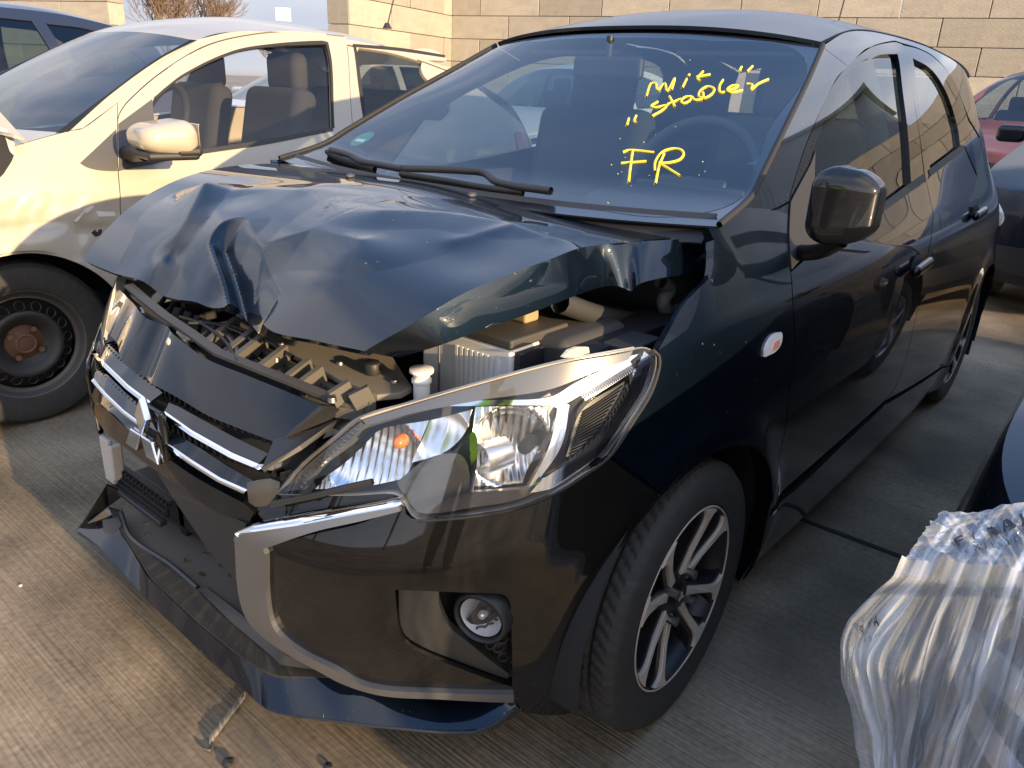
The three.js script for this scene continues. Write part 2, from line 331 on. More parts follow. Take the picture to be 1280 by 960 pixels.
function blockWall(label, a, b, courses, o = {}) {   // from a to b on the ground
  const dir = V(b[0] - a[0], 0, b[1] - a[1]), len = dir.length(); dir.normalize();
  const t = thing('block_wall', label, 'wall', [a[0], 0, a[1]], Math.atan2(-dir.z, dir.x));
  seed = o.seed ?? 7; const step = o.len ?? 1.8;
  for (let c = 0; c < courses; c++) {
    let x = 0; const first = c % 2 ? step / 2 : step;
    while (x < len - 0.05) { const L = Math.min(x === 0 ? first : step, len - x); const m = shade(new THREE.Mesh(block(L), blockMats[Math.floor(rnd() * blockMats.length)])); m.name = numberedIn('block', t); m.position.set(x + L / 2, 0.3 + c * 0.6, rr(-0.008, 0.008)); m.rotation.y = rr(-0.003, 0.003); t.add(m); x += L; }
  }
  return t;
}
// the far wall, its wing with the gateway, and the piece beyond the gap
blockWall('long wall of large pale concrete blocks across the back of the yard', [-16.475, 16.02], [-23.2, -7.5], 8, { seed: 3 });
blockWall('short block wall standing out from the back wall, ending at the gap of sky', [-16.55, 16.35], [-11.3, 14.85], 8, { seed: 5 });
blockWall('block wall end left of the gap, behind the dark estate car', [-10.2, 23.75], [-3.0, 42.0], 8, { seed: 9 });
// the wall and the corrugated hall on the car's left, seen in its windows
blockWall('block wall in front of the corrugated hall, mirrored in the black car windows', [-23.6, -8.6], [-27.5, -30], 6, { seed: 13 });
{
  const t = thing('metal_hall', 'corrugated metal hall behind the block wall, mirrored in the black car windows', 'hall', [-28.5, 0, -19], 1.4);
  const n = 150, W = 26, H = 9, pos = [], id = [], uv = []; for (let i = 0; i <= n * 4; i++) { const x = -W / 2 + W * i / (n * 4), z = 0.03 * Math.sign(Math.sin(i * Math.PI / 2 + 0.6)); for (const y of [0, H]) { pos.push(x, y, z); uv.push(x, y); } }
  for (let i = 0; i < n * 4; i++) { const k = i * 2; id.push(k, k + 2, k + 1, k + 1, k + 2, k + 3); }
  const g = new THREE.BufferGeometry(); g.setAttribute('position', new THREE.Float32BufferAttribute(pos, 3)); g.setAttribute('uv', new THREE.Float32BufferAttribute(uv, 2)); g.setIndex(id); const f = g.toNonIndexed(); f.computeVertexNormals();
  const m = std([0.42, 0.44, 0.45], 0.5, 0.3); obj('cladding', f, m, t);
  obj('roof', (() => { const q = bx(W + 0.6, 0.2, 9, 0, H + 0.1, -4.3, 0.05); return q; })(), std([0.3, 0.3, 0.3], 0.6), t);
  obj('end_wall', box0(0.1, H, 8.6, W / 2 - 0.05, H / 2, -4.35), m, t); obj('end_wall', box0(0.1, H, 8.6, -W / 2 + 0.05, H / 2, -4.35), m, t);
  obj('wall_lamp', bx(0.4, 0.3, 0.2, -2.5, 4.6, 0.14, 0.03), M.plastic, t);
}
// ---- bare trees beyond the gap and behind the camera, and a far sign
const bark = std([0.16, 0.11, 0.075], 0.9);
function bareTree(label, x, z, h, sd, group) {
  seed = sd; const t = thing('bare_tree', label, 'tree', [x, 0, z], 0, group), trunk = [], twigs = [];
  const grow = (p, d, L, r, lev) => {
    const q = p.clone().addScaledVector(d, L), m = p.clone().lerp(q, 0.5).add(V(rr(-1, 1), rr(-0.3, 0.6), rr(-1, 1)).multiplyScalar(L * 0.07));
    (lev < 2 ? trunk : twigs).push(new THREE.TubeGeometry(new THREE.CatmullRomCurve3([p, m, q]), lev < 2 ? 4 : 2, r * 0.8, lev < 2 ? 6 : 3));
    if (lev > 5) return; const n = lev < 1 ? 5 : lev < 3 ? 4 : 3;
    for (let i = 0; i < n; i++) { const dd = d.clone().add(V(rr(-1, 1), rr(-0.15, 0.75), rr(-1, 1)).multiplyScalar(0.72)).normalize(); grow(i % 2 ? q : p.clone().lerp(q, rr(0.45, 0.95)), dd, L * rr(0.58, 0.8), r * 0.6, lev + 1); }
  };
  grow(V(0, 0, 0), V(rr(-0.05, 0.05), 1, rr(-0.05, 0.05)).normalize(), h * 0.27, h * 0.018, 0);
  obj('trunk', trunk, bark, t); obj('twigs', twigs, bark, t).userData.kind = 'stuff'; return t;
}
{
  const P = (u, v, dist) => CAM.p.clone().addScaledVector(rayDir(u, v), dist);
  for (const [u, d, h, sd, lab] of [[204, 78, 13.5, 21, 'bare tree at the left end of the gap beside the wall end'], [236, 80, 14, 22, 'bare bushy tree in the middle of the gap, beyond the yard'], [262, 84, 12, 26, 'smaller bare tree at the right of the clump in the gap'], [338, 150, 11, 23, 'small far bare tree left of the pale sign'], [388, 120, 8.5, 24, 'low far bare tree beside the end of the short wall']]) { const p = P(u, 20, d); bareTree(lab, p.x, p.z, h, sd); }
  const s = P(354, 18, 90), t = thing('billboard', 'small pale board on posts far beyond the gap', 'sign', [s.x, 0, s.z], 2.57);
  obj('board', bx(1.7, 1.4, 0.12, 0, s.y, 0, 0.02), std([0.7, 0.68, 0.6], 0.7), t); for (const q of [-1, 1]) { obj('post', box0(0.12, s.y, 0.12, q * 0.5, s.y / 2, -0.15), std([0.2, 0.2, 0.2], 0.7), t); } for (const q of [-0.43, 0.43]) obj('batten', box0(1.72, 0.05, 0.03, 0, s.y + q * 0.55, 0.07), std([0.4, 0.38, 0.33], 0.7), t);
  for (const [x, z, h, sd] of [[19, 4, 11, 31], [24, 11, 12, 32], [17, -5, 10, 33]]) bareTree('bare tree standing behind the camera outside the picture', x, z, h, sd, 'bare trees behind the camera');
}

// ================================================================== the crashed black hatchback
const car = thing('hatchback', 'black hatchback with crumpled bonnet, broken grille and yellow writing on its windscreen, in the middle', 'car');
function planSkin(plan, F, G, R, extra) {   // body side: plan = half outline from nose centre to tail centre, F/G/R = how far nose, side and tail lean in at each height
  const s = [0]; for (let i = 1; i < plan.length; i++) s.push(s[i - 1] + Math.hypot(plan[i][0] - plan[i - 1][0], plan[i][1] - plan[i - 1][1]));
  const X = new Spline(s, plan.map((p) => p[0])), Z = new Spline(s, plan.map((p) => p[1]));
  const f = new Spline(...F), g = new Spline(...G), r = new Spline(...R);
  const fn = (a, b) => {
    const x = X.at(a), z = Z.at(a), e = 0.01; let dx = X.at(a + e) - X.at(a - e), dz = Z.at(a + e) - Z.at(a - e); const L = Math.hypot(dx, dz); dx /= L; dz /= L;
    const nx = -dz, nz = dx;   // outward
    const k = nx * nx, fr = nx > 0 ? f.at(b) : r.at(b);
    let d = k * fr + (1 - k) * g.at(b);
    if (extra) d -= extra(x, b, Math.max(0, -nz));
    return V(x - nx * d, b, z - nz * d);
  };
  const S = new Skin(fn, [0, s[s.length - 1], F[0][0], G[0][G[0].length - 1]]);
  S.s = s; const lo = s[1], hi = s[s.length - 3];
  S.sx = (x) => { let p = lo, q = hi; for (let i = 0; i < 40; i++) { const m = (p + q) / 2; if (X.at(m) > x) p = m; else q = m; } return (p + q) / 2; };
  return S;
}
const flare = (x, y, w) => { let d = 0; for (const cx of [0, -2.45]) { const r = Math.hypot(x - cx, y - 0.29); d += 0.016 * Math.exp(-(((r - 0.335) / 0.05) ** 2)); } return d * w; };
const SL = planSkin(
  [[0.655, 0], [0.645, -0.25], [0.612, -0.42], [0.55, -0.55], [0.455, -0.655], [0.33, -0.738], [0.17, -0.79], [0, -0.812], [-0.35, -0.822], [-0.9, -0.828], [-1.45, -0.83], [-2.0, -0.826], [-2.45, -0.815], [-2.8, -0.78], [-3.0, -0.69], [-3.09, -0.5], [-3.12, 0]],
  [[0.12, 0.2, 0.3, 0.46, 0.505, 0.54, 0.58, 0.68, 0.78, 0.88, 0.95, 1.1], [0.06, 0.02, 0, 0, 0.003, 0.015, 0.034, 0.083, 0.155, 0.25, 0.33, 0.5]],
  [[0.12, 0.2, 0.3, 0.45, 0.55, 0.65, 0.75, 0.85, 0.93, 1.0, 1.1, 1.2, 1.3, 1.38, 1.44], [0.055, 0.03, 0.01, 0, 0, 0.005, 0.018, 0.043, 0.082, 0.115, 0.155, 0.2, 0.25, 0.295, 0.345]],
  [[0.12, 0.3, 0.6, 0.9, 1.1, 1.3, 1.44], [0.05, 0, 0, 0.06, 0.2, 0.38, 0.5]], flare);
const SR = SL.mirrored();
const O = (pts, seg) => outline(SL, pts, seg);
const arc = (cx, cy, r, a0, a1, n = 14) => Array.from({ length: n }, (_, i) => { const a = mix(a0, a1, i / (n - 1)) * Math.PI / 180; return { x: cx + r * Math.cos(a), y: cy + r * Math.sin(a), c: i === 0 || i === n - 1 }; });
function both(name, poly, mat, o = {}, label) {   // the panel on the left side and its twin on the right
  const P = O(poly); obj(name, panel(SL, P, o), mat, car, label); obj(name, panel(SR, P, o), mat, car); return P;
}
function withHole(outer, inner) {
  const o = area(outer) < 0 ? [...outer].reverse() : [...outer], h = area(inner) > 0 ? [...inner].reverse() : [...inner];
  let best = 1e9, bi = 0, bj = 0; o.forEach((p, i) => h.forEach((q, j) => { const d = Math.hypot(p[0] - q[0], p[1] - q[1]); if (d < best) { best = d; bi = i; bj = j; } }));
  return [...o.slice(0, bi + 1), ...h.slice(bj), ...h.slice(0, bj + 1), ...o.slice(bi)];
}
const yRail = new Spline([-3.0, -2.75, -2.4, -2.0, -1.6, -1.2, -0.9], [1.24, 1.335, 1.39, 1.418, 1.422, 1.405, 1.355]);
const rail = (x) => ({ x, y: yRail.at(x) });
// ---- side panels
const frontGap = [[988, 339, 1], [991, 378], [993, 424], [986, 490], [980, 545], [972, 590], [961, 639, 1]];
const midGap = [[1105, 502, 1], [1120, 482], [1130, 455], [1144, 400], [1152, 350], [1165, 286], [1166, 265], [1158, 226, 1]];
const thin = { gap: 0.0022, thick: 0.014 };
both('front_door', [...frontGap, ...midGap, [1092, 266], [1040, 295]], M.paint, thin);
both('door_frame', [[986, 252, 1], [993, 225], [1010, 174], [1044, 101], [1083, 62], [1117, 52], [1128, 55, 1], [1145, 141], [1157, 233, 1], [1139, 231, 1], [1131, 135], [1122, 68, 1], [1097, 70], [1069, 84], [1038, 135], [1018, 186, 1], [1012, 205, 1]], M.gloss, { gap: 0.0015, thick: 0.014 });
both('front_side_window', [[1017, 190, 1], [1038, 135], [1069, 84], [1097, 70], [1122, 68, 1], [1131, 135], [1139, 231, 1], [1092, 265], [1017, 306, 1]], M.glassTint, { gap: -0.004, off: -0.012, thick: 0 });
both('mirror_sail', [[987, 252, 1], [1012, 205, 1], [1018, 188, 1], [1018, 306, 1], [988, 338, 1], [985, 300]], M.plastic, { gap: 0.001, off: 0.003, thick: 0.014 });
const rearArchFwd = arc(-2.45, 0.29, 0.325, -3, 62, 12);
both('rear_door', [[1158, 226, 1], [1166, 265], [1165, 286], [1152, 350], [1144, 400], [1130, 455], [1120, 482], [1105, 502, 1], { x: -2.1, y: 0.262, c: 1 }, ...rearArchFwd, { x: -2.22, y: 0.8 }, { x: -2.33, y: 0.95, c: 1 }, [1205, 183, 1], [1168, 213]], M.paint, thin);
both('door_frame', [[1128, 56, 1], [1150, 62], [1170, 74], [1192, 102], [1210, 150], { x: -2.33, y: 0.97, c: 1 }, [1206, 183, 1], [1200, 183, 1], [1197, 160], [1184, 118], [1166, 89], [1141, 73, 1], [1150, 141], [1163, 212, 1], [1158, 232, 1], [1145, 141]], M.gloss, { gap: 0.001, thick: 0.014 });
both('rear_side_window', [[1141, 73, 1], [1166, 89], [1184, 118], [1197, 160], [1201, 184, 1], [1163, 212, 1], [1150, 141]], M.glassTint, { gap: -0.004, off: -0.012, thick: 0 });
both('belt_trim', [[1017, 303, 1], [1092, 262], [1139, 228], [1155, 217, 1], [1157, 226, 1], [1139, 239], [1092, 272], [1017, 313, 1]], M.plastic, { off: 0.002, thick: 0.006 });
both('belt_trim', [[1160, 213, 1], [1202, 181, 1], [1205, 187, 1], [1162, 221, 1]], M.plastic, { off: 0.002, thick: 0.006 });
both('roof_rail', [[1027, 58, 1], rail(-1.15), rail(-1.4), rail(-1.7), rail(-2.1), rail(-2.4), { ...rail(-2.75), c: 1 }, { x: -2.55, y: 1.1, c: 1 }, [1212, 150, 1], [1192, 102], [1170, 73], [1150, 61], [1128, 54], [1117, 51], [1083, 61], [1060, 83, 1]], M.paint, { gap: 0.0005, thick: 0.014 });
both('pillar', [[897, 283, 1], [937, 247], [954, 214], [985, 150], [1008, 102], [1027, 58, 1], [1060, 83, 1], [1044, 101], [1010, 174], [993, 225], [986, 252, 1], [965, 262]], M.paint, { gap: 0.0008, thick: 0.02 });
both('rear_quarter', [{ x: -2.33, y: 0.97, c: 1 }, { x: -2.22, y: 0.8 }, ...arc(-2.45, 0.29, 0.325, 62, 188, 16), { a: SL.sx(-2.8), b: 0.25, c: 1 }, { a: SL.sx(-2.95), b: 0.6 }, { a: SL.sx(-3.0), b: 0.9, c: 1 }, { x: -2.8, y: 1.2 }, { x: -2.75, y: 1.33, c: 1 }, { x: -2.45, y: 1.37, c: 1 }, { x: -2.28, y: 1.1 }, { x: -2.27, y: 0.97, c: 1 }], M.paint, { off: -0.003, thick: 0.012 });
both('rear_bumper', [{ a: SL.sx(-2.8), b: 0.25, c: 1 }, { a: SL.s[SL.s.length - 1], b: 0.25, c: 1 }, { a: SL.s[SL.s.length - 1], b: 0.9, c: 1 }, { a: SL.sx(-3.0), b: 0.9, c: 1 }, { a: SL.sx(-2.95), b: 0.6 }], M.paint, { thick: 0.014 });
both('sill', [[957, 645, 1], [1000, 604], [1050, 556], [1105, 505, 1], { x: -2.1, y: 0.26, c: 1 }, { x: -2.13, y: 0.15, c: 1 }, { x: -0.34, y: 0.15, c: 1 }], M.paintDusty, { off: 0.006, thick: 0.04 });
const archF = (a0, a1, n) => arc(0, 0.29, 0.325, a0, a1, n);
both('fender', [[822, 437, 1], [832, 419], [851, 384], [874, 358], [889, 341], [892, 300, 1], [884, 284, 1], [897, 283, 1], [937, 250, 1], [965, 262], [986, 253, 1], [985, 300], [988, 339, 1], [991, 378], [993, 424], [986, 490], [980, 545], [972, 590], [961, 639, 1], { x: -0.34, y: 0.16, c: 1 }, ...archF(203, 62, 16), { x: 0.19, y: 0.62, c: 1 }, [760, 568, 1], [788, 527], [814, 484], [824, 447]], M.paint, { gap: 0.0018, thick: 0.016 });
// arch liners and inner shell
{
  for (const cx of [0, -2.45]) for (const s of [-1, 1]) { const g = new THREE.CylinderGeometry(0.34, 0.34, 0.32, 40, 1, true, -Math.PI * 0.58, Math.PI * 1.16); g.rotateX(-Math.PI / 2); g.rotateZ(0); const d = new THREE.CircleGeometry(0.34, 40, -0.3, Math.PI + 0.6); d.translate(0, 0, -s * 0.12); const m = merge([g, d]); m.translate(cx, 0.29, s * 0.63); obj('arch_liner', m, M.dark, car); }
  obj('underbody', [box0(2.0, 0.02, 1.5, -1.2, 0.17, 0), box0(0.6, 0.02, 1.3, -2.75, 0.22, 0), box0(0.6, 0.02, 0.9, 0.1, 0.16, 0.05), box0(1.2, 0.1, 0.9, -2.45, 0.3, 0)], M.dark, car);
  obj('firewall', [box0(0.02, 0.75, 1.38, -0.28, 0.55, 0)], M.dark, car);
  const wall = (z) => box0(0.62, 0.5, 0.02, -0.03, 0.56, z);
  for (const z of [-0.57, 0.57]) obj('inner_wing', [wall(z), box0(0.5, 0.03, 0.08, -0.05, 0.80, z * 1.1)], std([0.012, 0.012, 0.014], 0.55), car);
}
// ---- windscreen, header, roof
const wsEdgePx = [[897, 283], [937, 247], [954, 214], [985, 150], [1008, 102], [1027, 58]];
const wsEdge = resample(wsEdgePx.map((p) => SL.pt(...SL.hit(...p))), 24);
const wsCurve = new THREE.CatmullRomCurve3(wsEdge, false, 'centripetal');
const WS = new Skin((a, b) => {   // a: -1 (car's left) .. 1, b: 0 (foot) .. 1 (header)
  const e = wsCurve.getPoint(Math.min(1, Math.max(0, b))); if (b > 1 || b < 0) { const t = wsCurve.getTangent(b > 1 ? 1 : 0); e.addScaledVector(t, (b > 1 ? b - 1 : b) * wsCurve.getLength()); }
  const k = 1 - Math.pow(Math.abs(a), 2.4) , h = k * mix(0.06, 0.075, b);
  return V(e.x + h, e.y + k * mix(-0.02, 0.03, b), a * Math.abs(e.z));
}, [-1, 1, 0, 1], 1);
{
  const n = WS.nrm(0, 0.5); if (n.x < 0) WS.sgn = -WS.sgn;
  const full = smooth([[-1, 0, 1], [1, 0, 1], [1, 1, 1], [-1, 1, 1]], 0.04);
  const inner = smooth([[-0.93, 0.08], [-0.5, 0.055], [0, 0.05], [0.5, 0.055], [0.93, 0.08], [0.955, 0.5], [0.94, 0.93], [0.5, 0.965], [0, 0.97], [-0.5, 0.965], [-0.94, 0.93], [-0.955, 0.5]], 0.03);
  obj('windscreen', panel(WS, inner, { step: 0.04, thick: 0, off: 0.001 }), phys({ color: col(0.68, 0.74, 0.74), transmission: 1, thickness: 0, roughness: 0, ior: 1.78 }), car);
  obj('windscreen_border', panel(WS, withHole(full, inner), { step: 0.03, thick: 0.004 }), phys({ color: col(0.006, 0.006, 0.007), roughness: 0.3, clearcoat: 1, clearcoatRoughness: 0.0 }), car);
  // rubber strips beside the glass
  obj('windscreen_seal', [-1, 1].map((s) => tube(wsEdge.map((_, i) => WS.pt(s * 1.004, i / 23).addScaledVector(WS.nrm(s * 0.99, i / 23), 0.003)), 0.007, 40, 6)), M.rubber, car);
}
const RF = new Skin((a, b) => {   // roof: a = x, b = -1..1 across
  const y = yRail.at(a), e = SL.pt(SL.sx(a), y), w = Math.min(1, Math.max(0, (-a - 0.85) / 0.35));
  const k = 1 - Math.pow(Math.abs(b), 2.6);
  return V(a + k * 0.075 * (1 - w), y + 0.004 + k * mix(0.035, 0.062, w), b * Math.abs(e.z));
}, [-2.75, -0.9, -1, 1], -1);
if (RF.nrm(-1.6, 0).y < 0) RF.sgn *= -1;
{
  const hx = wsEdge[23].x;
  obj('roof', panel(RF, smooth([[hx, -1, 1], [hx, -0.5], [hx, 0], [hx, 0.5], [hx, 1, 1], [-2.75, 1, 1], [-2.78, 0], [-2.75, -1, 1]], 0.05), { step: 0.05, thick: 0.01 }), M.paintRoof, car);
  obj('headliner', panel(RF, smooth([[hx - 0.03, -0.96, 1], [hx - 0.03, 0.96, 1], [-2.7, 0.96, 1], [-2.7, -0.96, 1]], 0.08), { step: 0.1, thick: 0, off: -0.03 }), std([0.32, 0.31, 0.29], 0.9), car);
  // tailgate with its window, rear spoiler
  const T = [V(-2.8, 1.33, -0.5), V(-3.02, 0.95, -0.6)];
  const tg = (y0, y1, w0, w1, x0, x1) => band([V(x0, y0, -w0), V(x0 - 0.05, y0, 0), V(x0, y0, w0)], [V(x1, y1, -w1), V(x1 - 0.06, y1, 0), V(x1, y1, w1)]);
  obj('rear_window', tg(1.33, 0.98, 0.5, 0.62, -2.76, -2.97), M.glassDark, car);
  obj('tailgate', tg(0.98, 0.55, 0.64, 0.66, -2.975, -3.06), M.paint, car);
  obj('roof_spoiler', bx(0.18, 0.03, 0.8, -2.80, 1.375, 0, 0.012), M.paint, car);
  const ap = RF.pt(-2.5, 0.0), top = on(1010, 2, 2, 0.0);
  const an = obj('aerial', tube([ap.clone(), ap.clone().add(V(-0.02, 0.05, 0)), V(-2.66, 1.80, 0.02)], 0.0035, 10, 6), M.plastic, car);
}
// ---- yellow marker writing on the windscreen
{
  const Y = phys({ color: col(0.85, 0.68, 0.06), roughness: 0.5 });
  const glyphs = {
    M: [[[278, 300], [318, 203], [345, 205], [362, 252], [412, 205], [430, 262], [484, 168], [462, 255]]],
    i: [[[540, 238], [572, 172]], [[582, 152], [592, 140]]], t: [[[690, 118], [652, 168], [672, 190]], [[642, 158], [745, 140]]],
    quote: [[[970, 85], [958, 108], [966, 124]], [[1050, 80], [1010, 120]]],
    S: [[[362, 338], [314, 372], [345, 380], [424, 366], [395, 400], [322, 442]]], t2: [[[447, 300], [470, 345], [487, 378]], [[430, 358], [530, 318]]],
    a: [[[608, 300], [560, 305], [532, 335], [550, 350], [592, 332], [610, 304], [632, 325], [690, 320]]], p: [[[715, 322], [662, 300], [672, 258], [722, 228], [770, 245], [752, 285], [700, 312], [690, 272]]],
    l: [[[835, 180], [810, 225], [818, 270], [850, 268]]], e: [[[862, 260], [920, 240], [945, 222], [905, 222], [866, 252], [892, 270], [980, 255]]], r: [[[1010, 208], [1045, 214], [1042, 250], [1092, 208], [1165, 175]]],
    low: [[[152, 460], [137, 512]], [[205, 440], [192, 478], [208, 492]]],
    F: [[[110, 705], [150, 692], [338, 708]], [[180, 692], [165, 800], [150, 925]], [[98, 785], [280, 772]]],
    R: [[[408, 718], [375, 795], [345, 935]], [[342, 845], [345, 775], [400, 702], [470, 680], [530, 690], [550, 720], [520, 760], [440, 782], [372, 782]], [[372, 782], [440, 825], [525, 878]]],
  };
  const list = [];
  for (const g of Object.values(glyphs)) for (const st of g) {
    const pts = st.map(([u, v]) => { const h = WS.hit(760 + u / 5.818, 70 + v / 5.818); return WS.pt(...h).addScaledVector(WS.nrm(...h), 0.0022); });
    list.push(tube(pts, 0.0031, pts.length * 8, 6));
  }
  for (const [u, v] of [[88, 602], [260, 628], [125, 740], [100, 845], [72, 858], [688, 770], [662, 866], [705, 840], [25, 792], [168, 945], [300, 870], [490, 515], [596, 30], [-2, 1065], [3, 1072]]) { const h = WS.hit(760 + u / 5.818, 70 + v / 5.818), g = sph(0.0012 + 0.0008 * rnd(), 6); const p = WS.pt(...h); g.translate(p.x, p.y, p.z); list.push(g); }
  obj('marker_writing', list, Y, car, 'yellow handwriting on the windscreen reading Mit Stapler FR');
  // round green badge low in the windscreen's far corner
  const h = WS.hit(452, 172), p = WS.pt(...h), n = WS.nrm(...h), g = new THREE.CircleGeometry(0.04, 32); g.applyMatrix4(frameAt(p.addScaledVector(n, -0.004), n));
  const t = canvasTex(128, 128, (c) => { c.fillStyle = '#1f8f6d'; c.fillRect(0, 0, 128, 128); c.strokeStyle = '#0e5c46'; c.lineWidth = 5; c.beginPath(); c.arc(64, 64, 57, 0, 7); c.stroke(); c.fillStyle = '#e8efe9'; c.fillRect(26, 66, 76, 22); });
  obj('windscreen_badge', g, std([1, 1, 1], 0.6, 0, { map: t }), car);
}
// ---- bonnet
const hoodDents = [];
const hoodProf = new Spline([-0.38, -0.2, 0, 0.14, 0.28, 0.38, 0.48, 0.56], [0.962, 0.984, 0.992, 0.981, 0.943, 0.893, 0.81, 0.73]);
const hoodLeft = new Spline([-0.38, -0.17, 0.1, 0.3, 0.5, 0.6], [-0.025, -0.025, -0.02, 0.0, 0.045, 0.07]);
const H0 = (x, z) => hoodProf.at(x) + hoodLeft.at(x) * sstep(0.12, -0.5, z) + 0.006 * (1 - (z / 0.66) ** 2);
const HD = (x, z) => { let y = H0(x, z); for (const d of hoodDents) y += d(x, z); return y; };
const HK0 = new Skin((a, b) => V(a, H0(a, b), b), [-0.35, 0.62, -0.75, 0.75], -1);
const HK = new Skin((a, b) => V(a, HD(a, b), b), [-0.35, 0.62, -0.75, 0.75], -1);
function ridge(px, amp, wl, wr, cone) {   // a fold along a line of the photograph, with its own softness on each side
  const L = px.map((p) => HK0.hit(...p));
  hoodDents.push((x, z) => {
    let best = 1e9, side = 1, end = 0;
    for (let i = 0; i < L.length - 1; i++) {
      const [ax, az] = L[i], [bx_, bz] = L[i + 1], dx = bx_ - ax, dz = bz - az, q = dx * dx + dz * dz;
      const tr = ((x - ax) * dx + (z - az) * dz) / q, t = Math.min(1, Math.max(0, tr)), px_ = x - ax - dx * t, pz = z - az - dz * t, d = Math.sqrt(px_ * px_ + pz * pz + 4.5e-5);
      if (d < best) { best = d; side = (dx * pz - dz * px_) / Math.sqrt(q); end = t; }
    }
    const w = mix(wr, wl, 0.5 + 0.5 * Math.max(-1, Math.min(1, side / best)));
    if (cone) return amp * Math.max(0, 1 - best / (1.7 * w)) ** 1.25;
    return amp * Math.exp(-best / w * Math.sqrt(best / w + 0.15) * 1.1);
  });
}
function bump(u, v, amp, sx, sz = sx, rot = 0) { const [cx, cz] = HK0.hit(u, v), c = Math.cos(rot), s = Math.sin(rot); hoodDents.push((x, z) => { const p = (x - cx) * c + (z - cz) * s, q = -(x - cx) * s + (z - cz) * c; return amp * Math.exp(-((p / sx) ** 2) - (q / sz) ** 2); }); }
ridge([[258, 250], [236, 286], [206, 332]], 0.024, 0.10, 0.034, 1);
ridge([[258, 250], [272, 280], [279, 304]], 0.012, 0.05, 0.06, 1);
ridge([[258, 250], [310, 240], [370, 240]], 0.006, 0.06, 0.05);
bump(216, 322, -0.012, 0.022, 0.035);
bump(265, 350, 0.016, 0.045, 0.06);
ridge([[279, 306], [298, 350], [314, 402]], -0.052, 0.016, 0.032, 1);
ridge([[281, 302], [334, 316], [388, 299], [450, 312]], 0.018, 0.05, 0.13, 1);
bump(415, 350, 0.012, 0.14, 0.11);
bump(480, 300, -0.010, 0.07, 0.09);
ridge([[480, 272], [560, 272], [640, 284]], 0.009, 0.05, 0.10, 1);
bump(590, 318, -0.010, 0.07, 0.10, 0.5);
ridge([[690, 300], [640, 288], [570, 300]], 0.006, 0.03, 0.03);
bump(242, 374, -0.012, 0.05, 0.10);
{
  const edge = [[456, 439, 1], [518, 403], [577, 368], [635, 344], [690, 323], [729, 309], [792, 302], [889, 296, 1]];
  const poly = outline(HK, [...edge, [884, 286, 1], [780, 270], [690, 258], [620, 246], [560, 234], [500, 223], [455, 212, 1], { a: -0.30, b: 0.62, c: 1 }, { a: -0.2, b: 0.645 }, { a: 0, b: 0.655 }, { a: 0.15, b: 0.65 }, { a: 0.28, b: 0.64 }, { a: 0.38, b: 0.625 }, [104, 321, 1], [108, 327], [144, 342], [192, 361], [237, 376], [280, 384], [298, 385, 1], [306, 398], [316, 408, 1], [340, 414], [399, 427]], 0.012);
  const hood = obj('bonnet', [panel(HK, poly, { step: 0.005, thick: 0.012 })], M.paint, car, 'black bonnet buckled into sharp folds');
  // turned-down flank of the bonnet, sprung away from the wing
  const pairs = [[456, 439, 499, 447], [518, 403, 549, 432], [577, 368, 605, 411], [635, 344, 659, 393], [690, 323, 713, 372], [729, 309, 757, 358], [752, 306, 774, 358], [768, 304, 790, 364], [780, 303, 797, 356], [798, 302, 823, 348], [848, 299, 868, 341], [876, 297, 886, 333], [889, 296, 891, 312]];
  const A = resample(pairs.map((p) => HK.pt(...HK.hit(p[0], p[1]))), 110), B = resample(pairs.map((p, i) => { const c = HK.pt(...HK.hit(p[0], p[1])); return on(p[2], p[3], 2, i < 6 ? c.z - 0.02 : [-0.618, -0.634, -0.650, -0.662, -0.682, -0.692, -0.694][i - 6]); }), 110);
  const midRow = A.map((p, i) => p.clone().lerp(B[i], 0.5).add(V(0.001, 0.0, -0.001)));
  obj('bonnet_flank', band(A, B, 0.008, [midRow]), M.paint, car);
  // frame under the skin, latch edge and washer jets
  const inner = panel(HK, inset(poly, 0.05), { step: 0.04, thick: 0.02, off: -0.03 });
  obj('bonnet_frame', inner, std([0.012, 0.012, 0.013], 0.6), car);
  for (const [u, v] of [[438, 222], [590, 246]]) { const h = HK.hit(u, v), p = HK.pt(...h); const g = sph(0.011, 14); g.scale(1.2, 0.55, 0.8); g.translate(p.x, p.y + 0.004, p.z); obj('washer_jet', g, M.plasticGrey, car); }
}
// cowl panel and wiper arms
{
  const row = (b, off) => Array.from({ length: 30 }, (_, i) => { const a = mix(-0.97, 0.97, i / 29); return WS.pt(a, b).addScaledVector(WS.nrm(a, 0.1), off); });
  obj('cowl_panel', [band(row(0.06, 0.003), row(-0.02, -0.03), 0.004)], M.plastic, car);
  const w = (pts, r, lift) => tube(pts.map(([u, v], i) => { const h = WS.hit(u, v); return WS.pt(...h).addScaledVector(WS.nrm(...h), lift); }), r, 30, 8);
  for (const [arm, blade] of [
    [[[416, 197], [440, 204], [455, 212], [480, 217], [505, 222]], [[410, 195], [432, 205], [470, 217]]],
    [[[500, 221], [535, 222], [580, 224], [606, 227], [625, 240], [690, 251]], [[502, 223], [560, 232], [610, 241], [655, 246]]]]) {
    const a = obj('wiper_arm', w(arm, 0.009, 0.022), M.plastic, car); obj('wiper_blade', [w(blade, 0.007, 0.012), w(blade, 0.003, 0.004)], M.rubber, a);
  }
}

